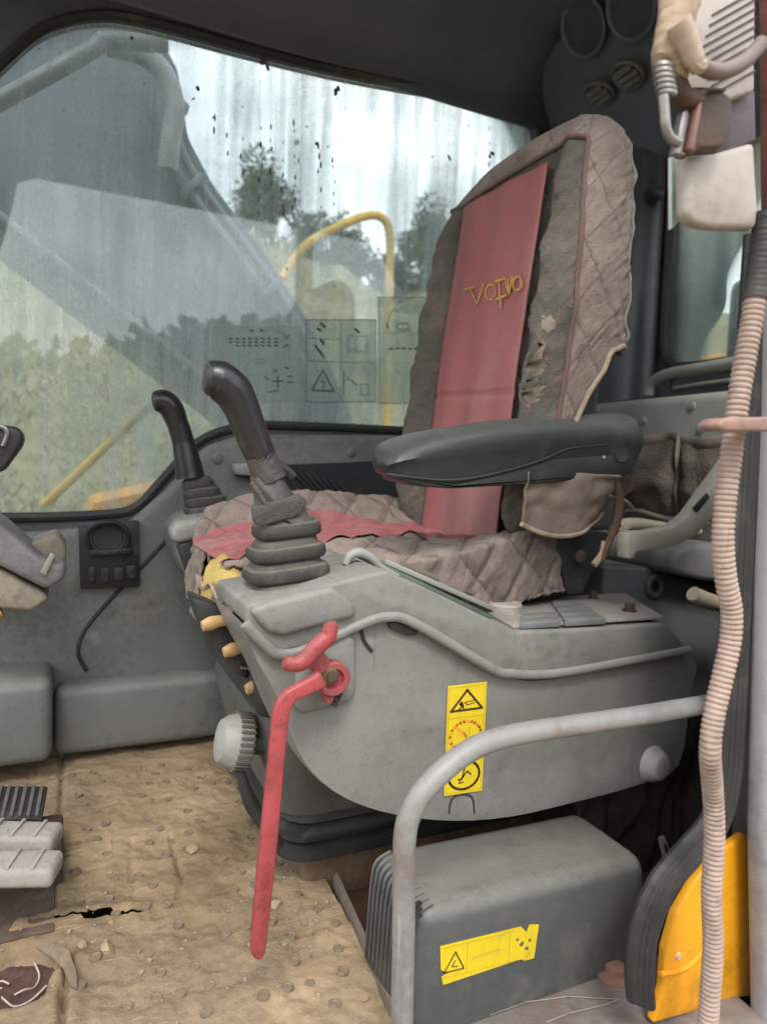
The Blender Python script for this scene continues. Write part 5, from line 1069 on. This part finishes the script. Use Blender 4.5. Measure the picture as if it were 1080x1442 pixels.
b = B(); b.tube([W(x, y, Y=.95) for x, y in [(868, 742), (895, 738), (940, 742), (985, 748)]], [.014, .012, .008, .007], 10, 4); o = obj('crank_handle', b, mat('cream_plastic', (.58, .50, .38), .5, (.5, .42, .3), bump=.05)); tag(o, 'cream coloured bar lying under the mesh pocket', 'handle')
b = B(); b.px([(948, 790), (958, 772), (985, 766), (1060, 770), (1060, 825), (990, 818), (948, 808)], .92, 1.2, .016, 3); o = obj('rear_bin', b, mat('lilac_bin', (.22, .215, .22), .5, (.19, .185, .19), bump=.08)); tag(o, 'grey moulded bin behind the console under the metal arm', 'bin')
t = thing('rear_side_panel', 'blue-grey moulded panel with a round hole behind the console', 'panel', V((1.0, .95, 0)))
b = B(); b.px([(850, 796), (936, 800), (942, 808), (985, 820), (1070, 832), (1070, 1100), (960, 1100), (850, 900)], .98, 1.25, .012, 3); pn = obj('panel_body', b, mat('blue_grey_panel_plastic', (.15, .152, .16), .5, (.12, .122, .13), (.2, .17, .15), .25, bump=.1), t)  # panel moulded in blue-grey plastic
b = B(); p = W(921, 826, Y=.979); b.lathe(p, (0, -1, 0), [(.024, -.002), (.024, .004), (.019, .007), (.012, .005), (.010, -.001)], 26); obj('hole_rim', b, mat('blue_grey_panel_plastic', (.15, .152, .16)), t)
b = B(); b.lathe(p, (0, -1, 0), [(.0105, 0), (.0105, .0035), (.001, .003)], 20); obj('hole', b, black_rubber(), t)
b = B(); b.tube([W(x, y, Y=.88) for x, y in [(976, 836), (985, 842), (1010, 850), (1050, 858)]], [.014, .016, .015, .014], 14, 5); o = obj('cream_knob', b, mat('cream_plastic', (.58, .50, .38))); tag(o, 'cream rounded knob sticking out below the grey bin', 'knob')
# dark cloth bundle behind the console
t = thing('dark_cloth', 'dark brown cloth bundle stuffed behind the console and heater box', 'cloth', V((.93, .86, .0)))
def cl(u, v):
    x, y = 800+230*u, 1000+250*v; p = W(x, y, Y=.86+.02*sin(u*5)); f = .016*nz3(u*5+v*2, v*2.2)+.010*nz3(u*11+v*4, v*3, 4)+.006*sin(u*26+v*9+3*nz3(u*2, v*2))
    return p+V((0, -abs(f)*2-.02*v, 0))
b = B(); b.grid(cl, 80, 60); obj('cloth', b, mat('dark_brown_cloth', (.055, .040, .038), .9, (.035, .028, .028), (.09, .065, .06), .3, bump=.5, bsc=150, spec=.1), t, angle=180, solid=.003)
b = B(); b.px([(929, 1182), (936, 1178), (946, 1204), (944, 1217), (936, 1212)], .795, .80, .001); obj('cloth_tag', b, white_plastic(), t)
b = B(); b.px([(935, 1190), (938, 1189), (942, 1204), (939, 1205)], .794, .795); obj('tag_mark', b, ink(), t)
# door frame wall closing the cab behind the cloth
